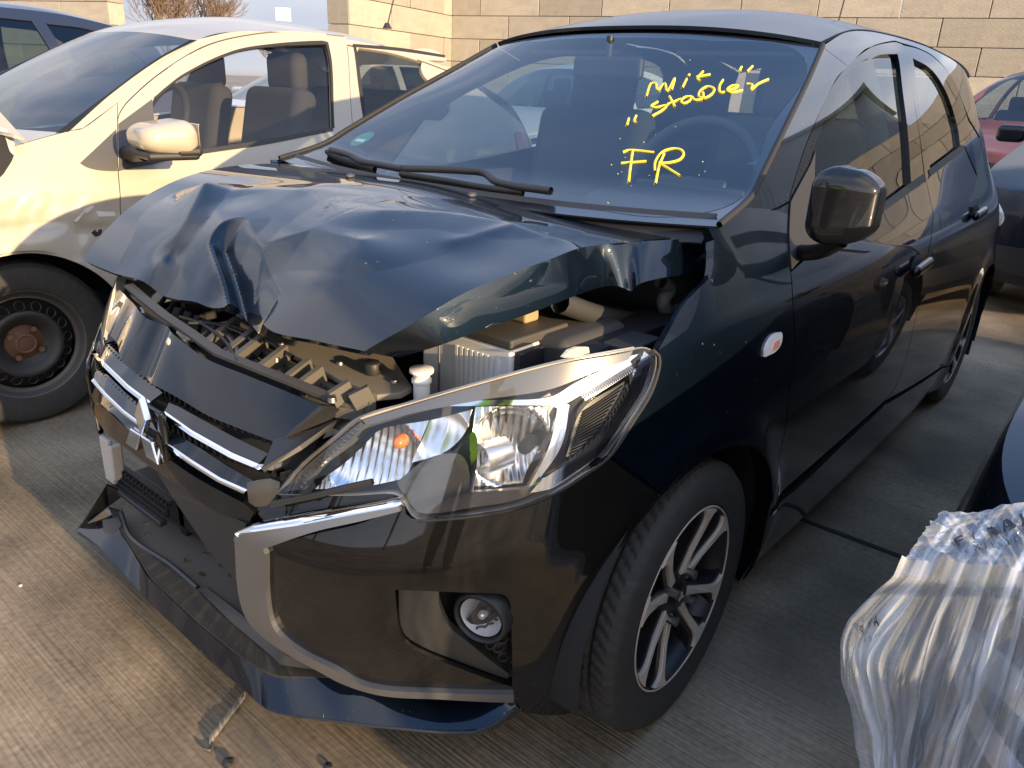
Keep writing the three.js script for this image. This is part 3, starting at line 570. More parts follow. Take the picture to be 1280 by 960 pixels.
// ---- bumper, left half, with the fog lamp opening
const hlLow = [[501, 634], [508, 642], [522, 649], [590, 643], [649, 632], [691, 615], [725, 594], [759, 569, 1]];
{
  const trimIn = [[337, 691], [338, 739], [347, 781], [372, 806], [422, 832], [445, 846], [467, 854], [550, 860], [641, 862, 1]];
  const outer = O([[506, 629, 1], ...hlLow.slice(1), { x: 0.195, y: 0.615, c: 1 }, ...arc(0, 0.29, 0.325, 62, -14, 14), [730, 886, 1], [700, 894], [664, 892], [646, 884, 1], [641, 864, 1], ...[...trimIn].reverse().slice(1, -1), [336, 692, 1], [337, 680, 1], [396, 666], [455, 652]], 0.02);
  const fogHole = O([[493, 737, 1], [542, 739], [625, 742], [634, 747], [638, 757], [640, 859, 1], [576, 836], [512, 808], [499, 790]], 0.015);
  obj('front_bumper', panel(SL, withHole(inset(outer, 0.001), fogHole), { step: 0.018, thick: 0.02 }), M.paintDusty, car, 'dusty black front bumper corner');
  // right-hand remains of the bumper: only its outer end still sits on the wing
  obj('front_bumper', panel(SR, O([{ a: 0.86, b: 0.62, c: 1 }, { a: 1.05, b: 0.62, c: 1 }, ...arc(0, 0.29, 0.325, 62, -20, 12), { a: 0.98, b: 0.15, c: 1 }, { a: 0.84, b: 0.2, c: 1 }]), { thick: 0.014 }), M.paintDusty, car);
  // fog lamp well
  const well = O([[497, 741, 1], [542, 743], [622, 746], [634, 758], [636, 852, 1], [576, 830], [515, 803], [502, 788]], 0.015);
  obj('fog_lamp_bezel', [panel(SL, O([[496, 738, 1], [545, 741], [548, 760], [561, 789], [582, 806], [638, 850, 1], [636, 856, 1], [576, 834], [512, 806], [499, 788]], 0.012), { off: -0.012, thick: 0.02, step: 0.012 })], std([0.028, 0.027, 0.026], 0.4), car);
  obj('fog_lamp_well', panel(SL, well, { off: -0.075, thick: 0, step: 0.02 }), M.dark, car);
  const c = SL.pt(...SL.hit(594, 781)), n = V(1, -0.04, -0.30).normalize(), fc = c.clone().addScaledVector(n, -0.02);
  const F = frameAt(fc, n), put = (g) => { g.applyMatrix4(F); return g; };
  const ring = (() => { const g = lathe([[0.038, -0.05], [0.041, 0.0], [0.043, 0.010], [0.049, 0.004], [0.052, -0.012], [0.053, -0.06]], 48); g.rotateX(Math.PI / 2); return put(g); })();
  obj('fog_lamp_surround', ring, M.plastic, car);
  const fog = obj('fog_lamp', (() => { const g = lathe([[0, -0.045], [0.012, -0.044], [0.024, -0.034], [0.034, -0.014], [0.0375, 0.0]], 40); g.rotateX(Math.PI / 2); return put(g); })(), std([0.95, 0.95, 0.95], 0.45, 0.6), car);
  obj('bulb', (() => { const g = lathe([[0, 0.0], [0.006, -0.002], [0.008, -0.012], [0.006, -0.036]], 20); g.rotateX(Math.PI / 2); return put(g); })(), M.satin, fog);
  obj('fog_lamp_lens', (() => { const g = lathe([[0, 0.006], [0.018, 0.005], [0.032, 0.002], [0.038, -0.001]], 40); g.rotateX(Math.PI / 2); return put(g); })(), M.lens, car);
  const hexes = []; for (const [u, v] of [[627, 757], [632, 770], [628, 784], [617, 800], [629, 800], [622, 812], [611, 812], [632, 814], [627, 826], [618, 822], [633, 838], [604, 804]]) { const p = SL.pt(...SL.hit(u, v)), m = SL.nrm(...SL.hit(u, v)); const g = new THREE.TorusGeometry(0.0105, 0.0022, 5, 6); g.applyMatrix4(frameAt(p.addScaledVector(m, -0.03), m)); hexes.push(g); }
  obj('mesh_insert', [...hexes, panel(SL, O([[585, 792, 1], [622, 748, 1], [637, 755, 1], [638, 848, 1]], 0.015), { off: -0.036, thick: 0 })], M.plastic, car).userData.kind = 'stuff';
  // grey boomerang trim with its chrome upper face
  obj('bumper_trim', [panel(SL, O([[299, 672, 1], [334, 682, 1], [337, 690], [338, 739], [347, 781], [372, 806], [422, 832], [445, 846], [467, 854], [550, 860], [641, 862, 1], [641, 872, 1], [550, 868], [475, 863], [430, 849], [400, 833], [372, 818], [330, 789], [313, 769], [303, 735]], 0.012), { off: 0.010, thick: 0.03, step: 0.014 }),
    panel(SL, O([[299, 673, 1], [304, 662], [322, 662], [383, 655], [440, 643], [501, 630, 1], [503, 637, 1], [455, 650], [396, 664], [335, 683, 1]], 0.012), { off: 0.012, thick: 0.03, step: 0.014 })], M.trimGrey, car, 'grey boomerang trim on the bumper corner');
  const up = [[303, 661], [322, 651], [383, 639.5], [447, 629.5], [496, 620.5], [504, 622]], dn = [[303, 664], [322, 663], [383, 655.5], [447, 642], [500, 631], [505, 628]];
  const rowT = (px, o) => polyline(px.map((p) => { const h = SL.hit(...p); return SL.pt(...h).addScaledVector(SL.nrm(...h), o); }), 40);
  obj('chrome_strip', band(rowT(up, -0.004), rowT(dn, 0.016), 0.01, [rowT(up.map((p, i) => [mix(p[0], dn[i][0], 0.4), mix(p[1], dn[i][1], 0.4)]), 0.014)]), M.chrome, car);
  // dark ledge between the lamp and the chrome
  obj('lamp_ledge', panel(SL, O([[345, 618, 1], [383, 618], [447, 619], [485, 617], [499, 620, 1], [447, 629], [383, 639], [325, 650, 1], [318, 636]], 0.012), { off: -0.006, thick: 0.03 }), M.gloss, car);
  obj('splinter', (() => { const g = tube([[345, 630], [400, 618], [440, 608], [470, 601]].map((p) => { const h = SL.hit(...p); return SL.pt(...h).addScaledVector(SL.nrm(...h), 0.012); }), 0.006, 20, 5); return g; })(), M.plastic, car, 'loose black plastic splinter across the headlamp');
}
// ---- torn-loose front lip and lower intake
{
  const P = (pts, y) => pts.map((p, i) => on(p[0], p[1], 1, Array.isArray(y) ? y[i] : y));
  const o1 = [[97, 665], [122, 681], [205, 768], [272, 831], [313, 866], [330, 883], [345, 889], [372, 894], [420, 900], [475, 907], [550, 914], [595, 914], [622, 901], [645, 882]];
  const i1 = [[136, 634], [147, 657], [188, 722], [247, 777], [297, 818], [325, 836], [347, 846], [380, 847], [428, 850], [475, 864], [550, 869], [595, 872], [622, 873], [643, 874]];
  const yo = [0.15, 0.15, 0.15, 0.15, 0.15, 0.15, 0.15, 0.155, 0.16, 0.165, 0.175, 0.18, 0.185, 0.2], yi = o1.map((_, i) => mix(0.178, 0.21, i / 13));
  const n = 80, A = polyline(P(o1, yo), n), B = polyline(P(i1, yi), n), sm = (r) => { for (let k = 0; k < 1; k++) r = r.map((p, i) => (i && i < n - 1 ? p.clone().multiplyScalar(0.5).addScaledVector(r[i - 1], 0.25).addScaledVector(r[i + 1], 0.25) : p)); return r; };
  const a = sm(A), b = sm(B);
  obj('front_lip', [band(a, b, 0.006)], M.paint, car, 'black lower lip hanging off the front bumper');
  const low = a.map((p) => p.clone().add(V(-0.03, -0.035, 0.012)));
  obj('lip_edge', [band(low, a.map((p) => p.clone().add(V(-0.001, -0.001, 0))), 0.004)], M.paintDusty, car);
  // dusty ledge behind the lip
  const s0 = polyline(P([[136, 634], [147, 657], [188, 722], [247, 777], [297, 818], [325, 836], [347, 846], [380, 847], [426, 848]], 0.2), n).map((p) => p.add(V(0, -0.004, 0)));
  const s1 = polyline(P([[151, 640], [164, 672], [213, 706], [247, 735], [290, 775], [325, 805], [352, 828], [372, 832], [400, 832]], 0.195), n);
  obj('intake_ledge', band(sm(s0), sm(s1), 0.006), std([0.1, 0.1, 0.1], 0.8, 0, { map: pixelTex(256, (u, v) => { const k = 0.2 + 0.6 * Math.max(0, fbm(u * 9, v * 9, 1.1, 5)) + 0.3 * Math.max(0, perlin.noise(u * 60, v * 60, 4)); return [k * 1.1, k, k * 0.85]; }) }), car);
  obj('intake_frame', [band(polyline(P([[250, 735], [290, 776], [326, 806], [353, 829], [398, 834]], 0.21), 40), polyline(P([[262, 734], [310, 772], [344, 799], [360, 818], [398, 829]], 0.235), 40), 0.005), tube(P([[151, 640], [164, 672], [213, 706], [247, 735]], 0.2), 0.006, 30, 6)], M.plasticGrey, car);
  // outer end of the lip, standing up
  const E = [on(97, 664, 1, 0.15), on(136, 633, 1, 0.2), on(156, 618, 1, 0.24), on(133, 606, 1, 0.27)];
  const eg = new THREE.BufferGeometry().setFromPoints([E[0], E[1], E[3], E[1], E[2], E[3]]); eg.setAttribute('uv', new THREE.Float32BufferAttribute([0, 0, 0.1, 0, 0, 0.1, 0.1, 0, 0.1, 0.1, 0, 0.1], 2)); eg.computeVertexNormals();
  const e2 = mergeVertices(eg); e2.computeVertexNormals(); obj('lip_end', solid(e2, 0.005), M.paintDusty, car);
  obj('torn_flap', (() => { const q = P([[128, 650], [148, 646], [152, 655], [140, 668], [129, 664]], 0.207); const g = new THREE.BufferGeometry().setFromPoints([q[0], q[3], q[1], q[1], q[3], q[2], q[0], q[4], q[3]]); g.setAttribute('uv', new THREE.Float32BufferAttribute(new Float32Array(18), 2)); const m = mergeVertices(g); m.computeVertexNormals(); return solid(m, 0.003); })(), M.plasticGrey, car);
  // perforated tray and cross member seen through the intake
  const tray = new THREE.Shape([[0.60, -0.36], [0.60, 0.50], [0.22, 0.50], [0.22, -0.36]].map((p) => new THREE.Vector2(...p)));
  for (const [u, v] of [[184, 654], [203, 646], [186, 668], [235, 700], [254, 717], [260, 691], [222, 742], [279, 706], [291, 718]]) { const q = on(u, v, 1, 0.165); const h = new THREE.Path(); h.absellipse(q.x, q.z, 0.009, 0.012, 0, 7, true, 0); if (q.x < 0.59 && q.x > 0.23) tray.holes.push(h); }
  const tg = new THREE.ExtrudeGeometry(tray, { depth: 0.004, bevelEnabled: false, curveSegments: 10 }); tg.rotateX(Math.PI / 2); tg.translate(0, 0.165, 0);
  obj('undertray', tg, std([0.16, 0.14, 0.12], 0.7, 0.2), car);
  obj('cross_member', [bx(0.06, 0.07, 0.95, 0.45, 0.22, 0.06), bx(0.05, 0.06, 1.0, 0.50, 0.50, 0.06), bx(0.02, 0.42, 0.03, 0.47, 0.36, -0.12), bx(0.02, 0.42, 0.03, 0.47, 0.36, 0.3)], M.plastic, car);
  const fins = [box0(0.02, 0.30, 0.62, 0.40, 0.40, 0.08)]; obj('radiator', fins, std([0.03, 0.03, 0.032], 0.5, 0.6), car);
  const gr = [bx(0.02, 0.014, 0.26, 0.545, 0.245, 0.38, 0.004)]; for (let i = 0; i < 4; i++) gr.push(box0(0.012, 0.004, 0.25, 0.535 - i * 0.006, 0.258 + i * 0.011, 0.38)); for (let i = 0; i < 14; i++) gr.push(box0(0.006, 0.04, 0.003, 0.528, 0.27, 0.26 + i * 0.0185));
  obj('lower_grille_bar', gr, M.plastic, car);
  // bare bumper bracket showing at the far end
  obj('bumper_bracket', [(() => { const g = bx(0.03, 0.10, 0.016, 0, 0, 0, 0.006); g.rotateX(-0.12); const p = on(146, 578, 2, 0.49); g.translate(p.x, p.y, p.z); return g; })(), bx(0.012, 0.12, 0.05, ...on(136, 575, 2, 0.52).toArray(), 0.004)], std([0.45, 0.41, 0.35], 0.7), car, 'bare plastic bumper bracket');
  // number plate holder, empty
  const PL = [on(196, 590, 0, 0.632), on(307, 655, 0, 0.632), on(306, 740, 0, 0.60), on(257, 683, 0, 0.60), on(216, 622, 0, 0.617)];
  const pg = new THREE.BufferGeometry().setFromPoints([PL[0], PL[3], PL[1], PL[1], PL[3], PL[2], PL[0], PL[4], PL[3]]); pg.setAttribute('uv', new THREE.Float32BufferAttribute([0, 0, 0.1, 0.2, 0.3, 0, 0.3, 0, 0.1, 0.2, 0.3, 0.2, 0, 0, 0.05, 0.1, 0.1, 0.2], 2));
  const pm = mergeVertices(pg); pm.computeVertexNormals(); obj('plate_holder', solid(pm, 0.01), std([0.035, 0.035, 0.038], 0.6), car);
}
// ---- broken grille
const gx = (z, y) => 0.638 - 0.30 * z * z - 0.5 * Math.max(0, z - 0.36) ** 1.5 - (y > 0.6 ? 0.55 * (y - 0.6) : 0.05 * (y - 0.6));
const GS = new Skin((a, b) => V(gx(a, b), b, a), [-0.6, 0.62, 0.3, 0.95], -1);
if (GS.nrm(0, 0.5).x < 0) GS.sgn *= -1;
const GF = new Skin((a, b) => V(gx(a, b) + 0.012, b, a), [-0.6, 0.62, 0.3, 0.95], GS.sgn);
{
  const wav = (z, y) => 0.010 * Math.exp(-(((z - 0.19) / 0.05) ** 2)) - 0.012 * Math.exp(-(((z - 0.09) / 0.035) ** 2)) + 0.0025 * Math.sin(z * 41 + y * 20) * Math.exp(-(((z - 0.24) / 0.12) ** 2));
  const GP = new Skin((a, b) => V(gx(a, b) + 0.022 + wav(a, b), b, a), [-0.6, 0.62, 0.3, 0.95], GS.sgn);
  const top = [[149, 363], [169, 382], [193, 402], [218, 419], [259, 449], [303, 467], [355, 488], [400, 507]];
  obj('grille_panel', panel(GP, outline(GP, [[149, 362, 1], ...top.slice(1, -1), [400, 507, 1], [345, 553, 1], [300, 536], [259, 519], [224, 498], [198, 484], [176, 469], [149, 440], [132, 411, 1], [138, 385]], 0.012), { step: 0.01, thick: 0.014 }), M.paint, car, 'dented gloss black panel above the grille');
  const fold = [GP.pt(...GP.hit(400, 507)), on(446, 509, 2, -0.37), on(415, 535, 2, -0.385), GP.pt(...GP.hit(345, 553)), on(378, 562, 2, -0.39), on(330, 590, 2, -0.37)];
  obj('grille_end', [band([fold[0], fold[3]], [fold[1], fold[2]], 0.008), band([fold[3], fold[5]], [fold[2], fold[4]], 0.008)], M.plastic, car);
  // lip along the panel's top
  const tp = top.map((p) => GP.pt(...GP.hit(...p)).add(V(-0.012, 0.004, 0)));
  obj('panel_lip', band(polyline(tp, 40), polyline(tp.map((p) => p.clone().add(V(-0.02, 0.001, 0))), 40), 0.006), std([0.05, 0.045, 0.038], 0.6), car);
  const rowOn = (S, px, dx = 0) => polyline(px.map((p) => S.pt(...S.hit(...p)).add(V(dx, 0, 0))), 40);
  const slat = (name, backTop, front, bottom) => {
    const s = obj(name, band(rowOn(GS, backTop), rowOn(GF, front), 0.006), M.paint, car);
    const f = rowOn(GF, front), b = rowOn(GF, bottom), m = f.map((p, i) => p.clone().lerp(b[i], 0.5).add(V(0.006, 0, 0)));
    obj('chrome_strip', band(f, b, 0.006, [m]), M.chrome, s);
  };
  slat('grille_slat', [[121, 427], [135, 430], [165, 457], [203, 491]], [[115, 436], [130, 452], [160, 481], [188, 502]], [[116, 442], [131, 459], [160, 488], [186, 509]]);
  slat('grille_slat', [[212, 502], [250, 523], [290, 545], [335, 567]], [[206, 514], [240, 538], [290, 566], [323, 580]], [[207, 521], [240, 546], [290, 574], [322, 587]]);
  slat('grille_slat', [[120, 462], [135, 469], [158, 492], [184, 514]], [[117, 473], [133, 492], [155, 513], [179, 531]], [[118, 477], [133, 496], [155, 517], [178, 535]]);
  slat('grille_slat', [[216, 540], [250, 560], [285, 583], [318, 602]], [[208, 553], [240, 575], [275, 597], [309, 612]], [[209, 559], [240, 582], [275, 604], [308, 619]]);
  // chrome end of the upper slat, running on to the lamp
  obj('chrome_end', band(polyline([GF.pt(...GF.hit(323, 580)), on(340, 581, 2, -0.372), on(352, 579, 2, -0.385)], 12), polyline([GF.pt(...GF.hit(322, 587)), on(340, 588, 2, -0.372), on(352, 583, 2, -0.385)], 12), 0.006), M.chrome, car);
  // lower black band
  obj('grille_band', [panel(GF, outline(GF, [[113, 496, 1], [135, 514], [160, 537], [180, 553], [205, 570], [250, 600], [303, 628, 1], [317, 640, 1], [312, 652, 1], [270, 640], [230, 612], [190, 585], [160, 562], [132, 540], [118, 518]], 0.012), { thick: 0.03, step: 0.015 })], M.paintDusty, car);
  obj('grille_band_top', band(rowOn(GS, [[113, 484], [135, 500], [160, 522], [182, 543], [215, 570], [260, 596], [306, 622]]), rowOn(GF, [[113, 496], [135, 514], [160, 537], [180, 553], [205, 570], [250, 600], [303, 628]]), 0.005), M.paint, car);
  // mesh of the grille behind the slats: small black cells
  const cells = [];
  for (let i = 0; i < 44; i++) for (const [r, y] of [[0, 0.70], [1, 0.655], [2, 0.61], [3, 0.565]]) { const z = -0.34 + i * 0.0185 + (r % 2) * 0.009; cells.push(bx(0.022, 0.016, 0.006, gx(z, y) - 0.012, y, z, 0.002)); }
  const gm = obj('grille_mesh', cells, M.gloss, car); gm.userData.kind = 'stuff';
  obj('grille_back', panel(new Skin((a, b) => V(gx(a, b) - 0.03, b, a), [-0.6, 0.62, 0.3, 0.95], GS.sgn), smooth([[-0.36, 0.48, 1], [0.47, 0.48, 1], [0.47, 0.74, 1], [-0.36, 0.74, 1]], 0.05), { step: 0.05, thick: 0 }), M.dark, car);
  // left end: upright trims of the grille frame
  obj('grille_frame', [tube([[112, 430], [111, 460], [113, 500], [126, 540]].map((p) => GF.pt(...GF.hit(...p))), 0.006, 24, 6), tube([[128, 405], [120, 425], [118, 440]].map((p) => GF.pt(...GF.hit(...p))), 0.005, 14, 6)], M.gloss, car);
  { const L = (z0, z1, pts) => pts.map(([u, v], i) => on(u, v, 2, mix(z0, z1, i / (pts.length - 1)))); obj('broken_bracket', band(L(-0.362, -0.40, [[309, 603], [322, 600], [338, 598], [348, 602]]), L(-0.366, -0.40, [[311, 628], [320, 634], [334, 632], [346, 618]]), 0.005, [L(-0.372, -0.408, [[309, 614], [321, 616], [337, 615], [349, 610]])]), std([0.03, 0.03, 0.03], 0.45), car); }
  // three diamonds of the badge
  const c = GF.pt(...GF.hit(196, 539)).add(V(0.02, 0, 0)), badge = obj('badge', (() => { const g = bx(0.014, 0.10, 0.07, c.x - 0.018, c.y, c.z - 0.004, 0.006); return g; })(), M.gloss, car);
  for (const k of [0, 1, 2]) {
    const a = Math.PI / 2 + k * 2.0944, s = new THREE.Shape([[0, 0], [0.033, 0.019], [0.066, 0], [0.033, -0.019]].map((p) => new THREE.Vector2(...p)));
    const g = new THREE.ExtrudeGeometry(s, { depth: 0.008, bevelEnabled: true, bevelThickness: 0.003, bevelSize: 0.002, bevelSegments: 2 }); g.translate(0.003, 0, 0); g.rotateZ(a); g.rotateY(Math.PI / 2); g.rotateZ(0.1); g.translate(c.x, c.y, c.z); obj('diamond', g, M.chrome, badge);
  }
}
// ---- left headlamp
{
  const lensPts = [[345, 617, 1], [375, 581], [417, 546], [447, 522], [510, 503], [594, 480], [700, 453], [797, 436], [811, 436], [822, 446], [814, 484], [788, 527], [759, 569], [725, 594], [691, 615], [649, 632], [590, 643], [522, 649], [509, 635], [500, 620], [485, 616], [447, 618], [383, 618]];
  const lamp = obj('headlamp', panel(SL, O(lensPts, 0.015), { off: -0.075, thick: 0, step: 0.03 }), std([0.16, 0.16, 0.165], 0.35, 0.5), car, 'clear left headlamp with chrome reflectors and an amber bulb');
  obj('lens', panel(SL, O(lensPts, 0.012), { off: 0.004, thick: 0.006, step: 0.014 }), M.lens, lamp);
  // housing wall around the lens edge
  const rimP = O(lensPts, 0.015), wallA = [...rimP, rimP[0]].map(([a, b]) => SL.pt(a, b).addScaledVector(SL.nrm(a, b), -0.004)), wallB = [...rimP, rimP[0]].map(([a, b]) => SL.pt(a, b).addScaledVector(SL.nrm(a, b), -0.075));
  obj('housing', band(wallA, wallB, 0.002), std([0.20, 0.195, 0.19], 0.35, 0.5), lamp);
  const strip = (px, off, mat, name, o = {}) => obj(name, panel(SL, O(px, 0.01), { off, thick: 0.012, step: 0.012, ...o }), mat, lamp);
  const clear = phys({ color: col(0.13, 0.125, 0.115), roughness: 0.3, metalness: 0.4, clearcoat: 1, clearcoatRoughness: 0.03 });
  strip([[447, 523, 1], [510, 505], [594, 482], [700, 455], [797, 438, 1], [792, 449, 1], [740, 468], [690, 487], [600, 500], [520, 514], [455, 530, 1]], -0.012, clear, 'upper_cover');
  strip([[556, 500, 1], [620, 500], [690, 497], [722, 480], [790, 446, 1], [806, 442, 1], [770, 470], [730, 495], [700, 512, 1], [690, 508], [620, 507], [560, 507, 1]], -0.014, M.chrome, 'chrome_frame');
  strip([[700, 500, 1], [716, 508, 1], [706, 560], [668, 614, 1], [661, 617, 1], [690, 560], [699, 520]], -0.016, M.chrome, 'chrome_frame');
  strip([[809, 439, 1], [820, 448, 1], [812, 486], [786, 528], [747, 574], [694, 611], [664, 618, 1], [680, 601], [720, 574], [757, 537], [785, 496], [798, 464]], -0.007, M.chrome, 'chrome_frame');
  strip([[728, 493, 1], [795, 452, 1], [799, 464, 1], [736, 502, 1]], -0.014, phys({ color: col(0.75, 0.78, 0.82), roughness: 0.2, metalness: 0.7 }), 'prism');
  const pr = []; for (let i = 0; i < 26; i++) { const t = i / 25, h = SL.hit(mix(731, 795, t), mix(495, 457, t)), h2 = SL.hit(mix(735, 799, t), mix(501, 464, t)); pr.push(tube([SL.pt(...h).addScaledVector(SL.nrm(...h), -0.011), SL.pt(...h2).addScaledVector(SL.nrm(...h2), -0.011)], 0.0016, 2, 4)); }
  const pm = obj('prism_ribs', pr, M.chrome, lamp); pm.userData.kind = 'stuff';
  strip([[713, 575, 1], [734, 515], [790, 478, 1], [790, 496], [764, 540], [730, 574, 1]], -0.020, std([0.012, 0.012, 0.013], 0.35), 'side_panel');
  const ribs = []; for (let i = 0; i < 14; i++) { const t = i / 13, h = SL.hit(mix(718, 735, t), mix(571, 518, t)), h2 = SL.hit(mix(742, 788, t), mix(563, 484, t)); ribs.push(tube([h, h2].map((q) => SL.pt(...q).addScaledVector(SL.nrm(...q), -0.017)), 0.0018, 2, 4)); }
  obj('side_ribs', ribs, std([0.004, 0.004, 0.005], 0.6), lamp).userData.kind = 'stuff';
  // faceted reflectors
  const facet = (px, deep, name, seg) => {
    const P = O(px, 0.008), A = P.map((p) => p[0]), B = P.map((p) => p[1]), ca = (Math.min(...A) + Math.max(...A)) / 2, cb = (Math.min(...B) + Math.max(...B)) / 2, wa = (Math.max(...A) - Math.min(...A)) / 2, wb = (Math.max(...B) - Math.min(...B)) / 2;
    const S = new Skin((a, b) => { const q = Math.min(1, ((a - ca) / wa) ** 2 + ((b - cb) / wb) ** 2); return SL.pt(a, b).addScaledVector(SL.nrm(a, b), -0.02 - deep * Math.sqrt(Math.max(0, 1 - q * 0.92)) - 0.0020 * Math.abs(Math.sin((a - ca) * seg + 0.6 * Math.sin(b * 40))) - 0.0006 * Math.abs(Math.sin((b - cb) * seg * 0.45 + a * 20))); }, SL.dom, 1);
    return obj(name, panel(S, P, { step: 0.005, thick: 0.004 }), std([0.92, 0.88, 0.82], 0.2, 1), lamp);
  };
  facet([[592, 508, 1], [640, 509], [690, 512, 1], [695, 535], [682, 575], [660, 613, 1], [592, 619, 1], [588, 560]], 0.05, 'reflector', 210);
  facet([[378, 612, 1], [430, 555], [455, 532], [500, 527], [528, 524, 1], [516, 555], [492, 603, 1], [440, 611]], 0.038, 'reflector', 190);
  facet([[530, 524, 1], [588, 512, 1], [580, 540], [560, 562], [540, 572], [508, 580, 1]], 0.012, 'separator', 60);
  // black lower housing with fine ribs
  strip([[492, 604, 1], [522, 580], [545, 570], [575, 570], [586, 590], [588, 618, 1], [660, 614, 1], [690, 600, 1], [660, 624], [590, 638], [524, 644], [508, 630], [498, 616]], -0.014, phys({ color: col(0.045, 0.045, 0.047), roughness: 0.25, metalness: 0.4, clearcoat: 1, clearcoatRoughness: 0.02 }), 'lower_shroud');
  strip([[586, 545, 1], [592, 540], [597, 560], [592, 618, 1], [587, 618, 1], [588, 575]], -0.013, M.chrome, 'chrome_frame');
  const vent = []; for (let i = 0; i < 16; i++) { const t = i / 15, h = SL.hit(mix(372, 440, t), mix(607, 535, t)), h2 = SL.hit(mix(376, 446, t), mix(610, 537, t)); vent.push(tube([h, h2].map((q) => SL.pt(...q).addScaledVector(SL.nrm(...q), -0.006)), 0.0012, 2, 4)); }
  obj('edge_ribs', vent, M.steel, lamp).userData.kind = 'stuff';
  strip([[347, 615, 1], [376, 583], [418, 548], [446, 526, 1], [440, 540], [400, 577], [370, 612, 1]], -0.012, M.plasticGrey, 'inner_strip');
  const bulbAt = (u, v, r, mat, name, off) => { const h = SL.hit(u, v), p = SL.pt(...h), n = SL.nrm(...h); const g = sph(r, 18); g.scale(1, 1, 1.5); g.applyMatrix4(frameAt(p.addScaledVector(n, off), V(1, 0, -0.25))); return obj(name, g, mat, lamp); };
  bulbAt(495, 551, 0.0115, phys({ color: col(0.85, 0.16, 0.02), roughness: 0.12, clearcoat: 1 }), 'amber_bulb', -0.02);
  const h = SL.hit(656, 565), p = SL.pt(...h).addScaledVector(SL.nrm(...h), -0.022), d = V(1, 0, -0.3).normalize();
  const cup = lathe([[0, 0.0], [0.008, -0.001], [0.0115, -0.005], [0.0125, -0.012], [0.011, -0.04]], 24); cup.rotateX(Math.PI / 2); cup.applyMatrix4(frameAt(p, d)); obj('main_bulb', cup, M.dark, lamp);
  const shield = cyl(0.026, 0.026, 0.05, 24, true); shield.rotateZ(Math.PI / 2); const hs = SL.hit(618, 575); shield.applyMatrix4(frameAt(SL.pt(...hs).addScaledVector(SL.nrm(...hs), -0.038), V(0.2, 0.2, -1))); obj('shield', shield, phys({ color: col(0.7, 0.7, 0.7), roughness: 0.25, metalness: 0.9 }), lamp);
  // mounting tab of clear plastic on the lamp's upper edge
  const tabP = [[704, 447], [712, 438], [722, 434], [736, 434], [738, 447]].map((q) => on(q[0], q[1], 2, -0.69)); const tg = new THREE.BufferGeometry().setFromPoints([tabP[0], tabP[4], tabP[1], tabP[1], tabP[4], tabP[2], tabP[2], tabP[4], tabP[3]]); tg.setAttribute('uv', new THREE.Float32BufferAttribute(new Float32Array(18), 2)); const tm = mergeVertices(tg); tm.computeVertexNormals();
  obj('mounting_tab', solid(tm, 0.006), phys({ color: col(0.8, 0.76, 0.66), roughness: 0.3, transmission: 0.5, thickness: 0 }), lamp);
  const edgeTop = [[447, 521], [510, 502], [594, 479], [700, 452], [797, 435]].map((q) => { const k = SL.hit(...q); return SL.pt(...k).addScaledVector(SL.nrm(...k), -0.01); });
  obj('lens_rim', [tube(edgeTop, 0.003, 40, 6)], phys({ color: col(0.5, 0.45, 0.36), roughness: 0.4, clearcoat: 0.4 }), lamp);
  obj('lamp_seal', tube([[816, 437], [825, 447], [817, 485], [791, 529], [762, 571], [727, 597], [692, 618], [650, 635], [590, 646], [523, 652]].map((q) => { const k = SL.hit(...q); return SL.pt(...k).addScaledVector(SL.nrm(...k), -0.001); }), 0.003, 60, 6), M.rubber, lamp);
  // the other headlamp: only its pale side end shows
  const q = O(lensPts, 0.02); obj('headlamp', panel(SR, q, { off: 0.002, thick: 0.02, step: 0.03 }), phys({ color: col(0.55, 0.5, 0.42), roughness: 0.12, metalness: 0.5, clearcoat: 1 }), car);
}
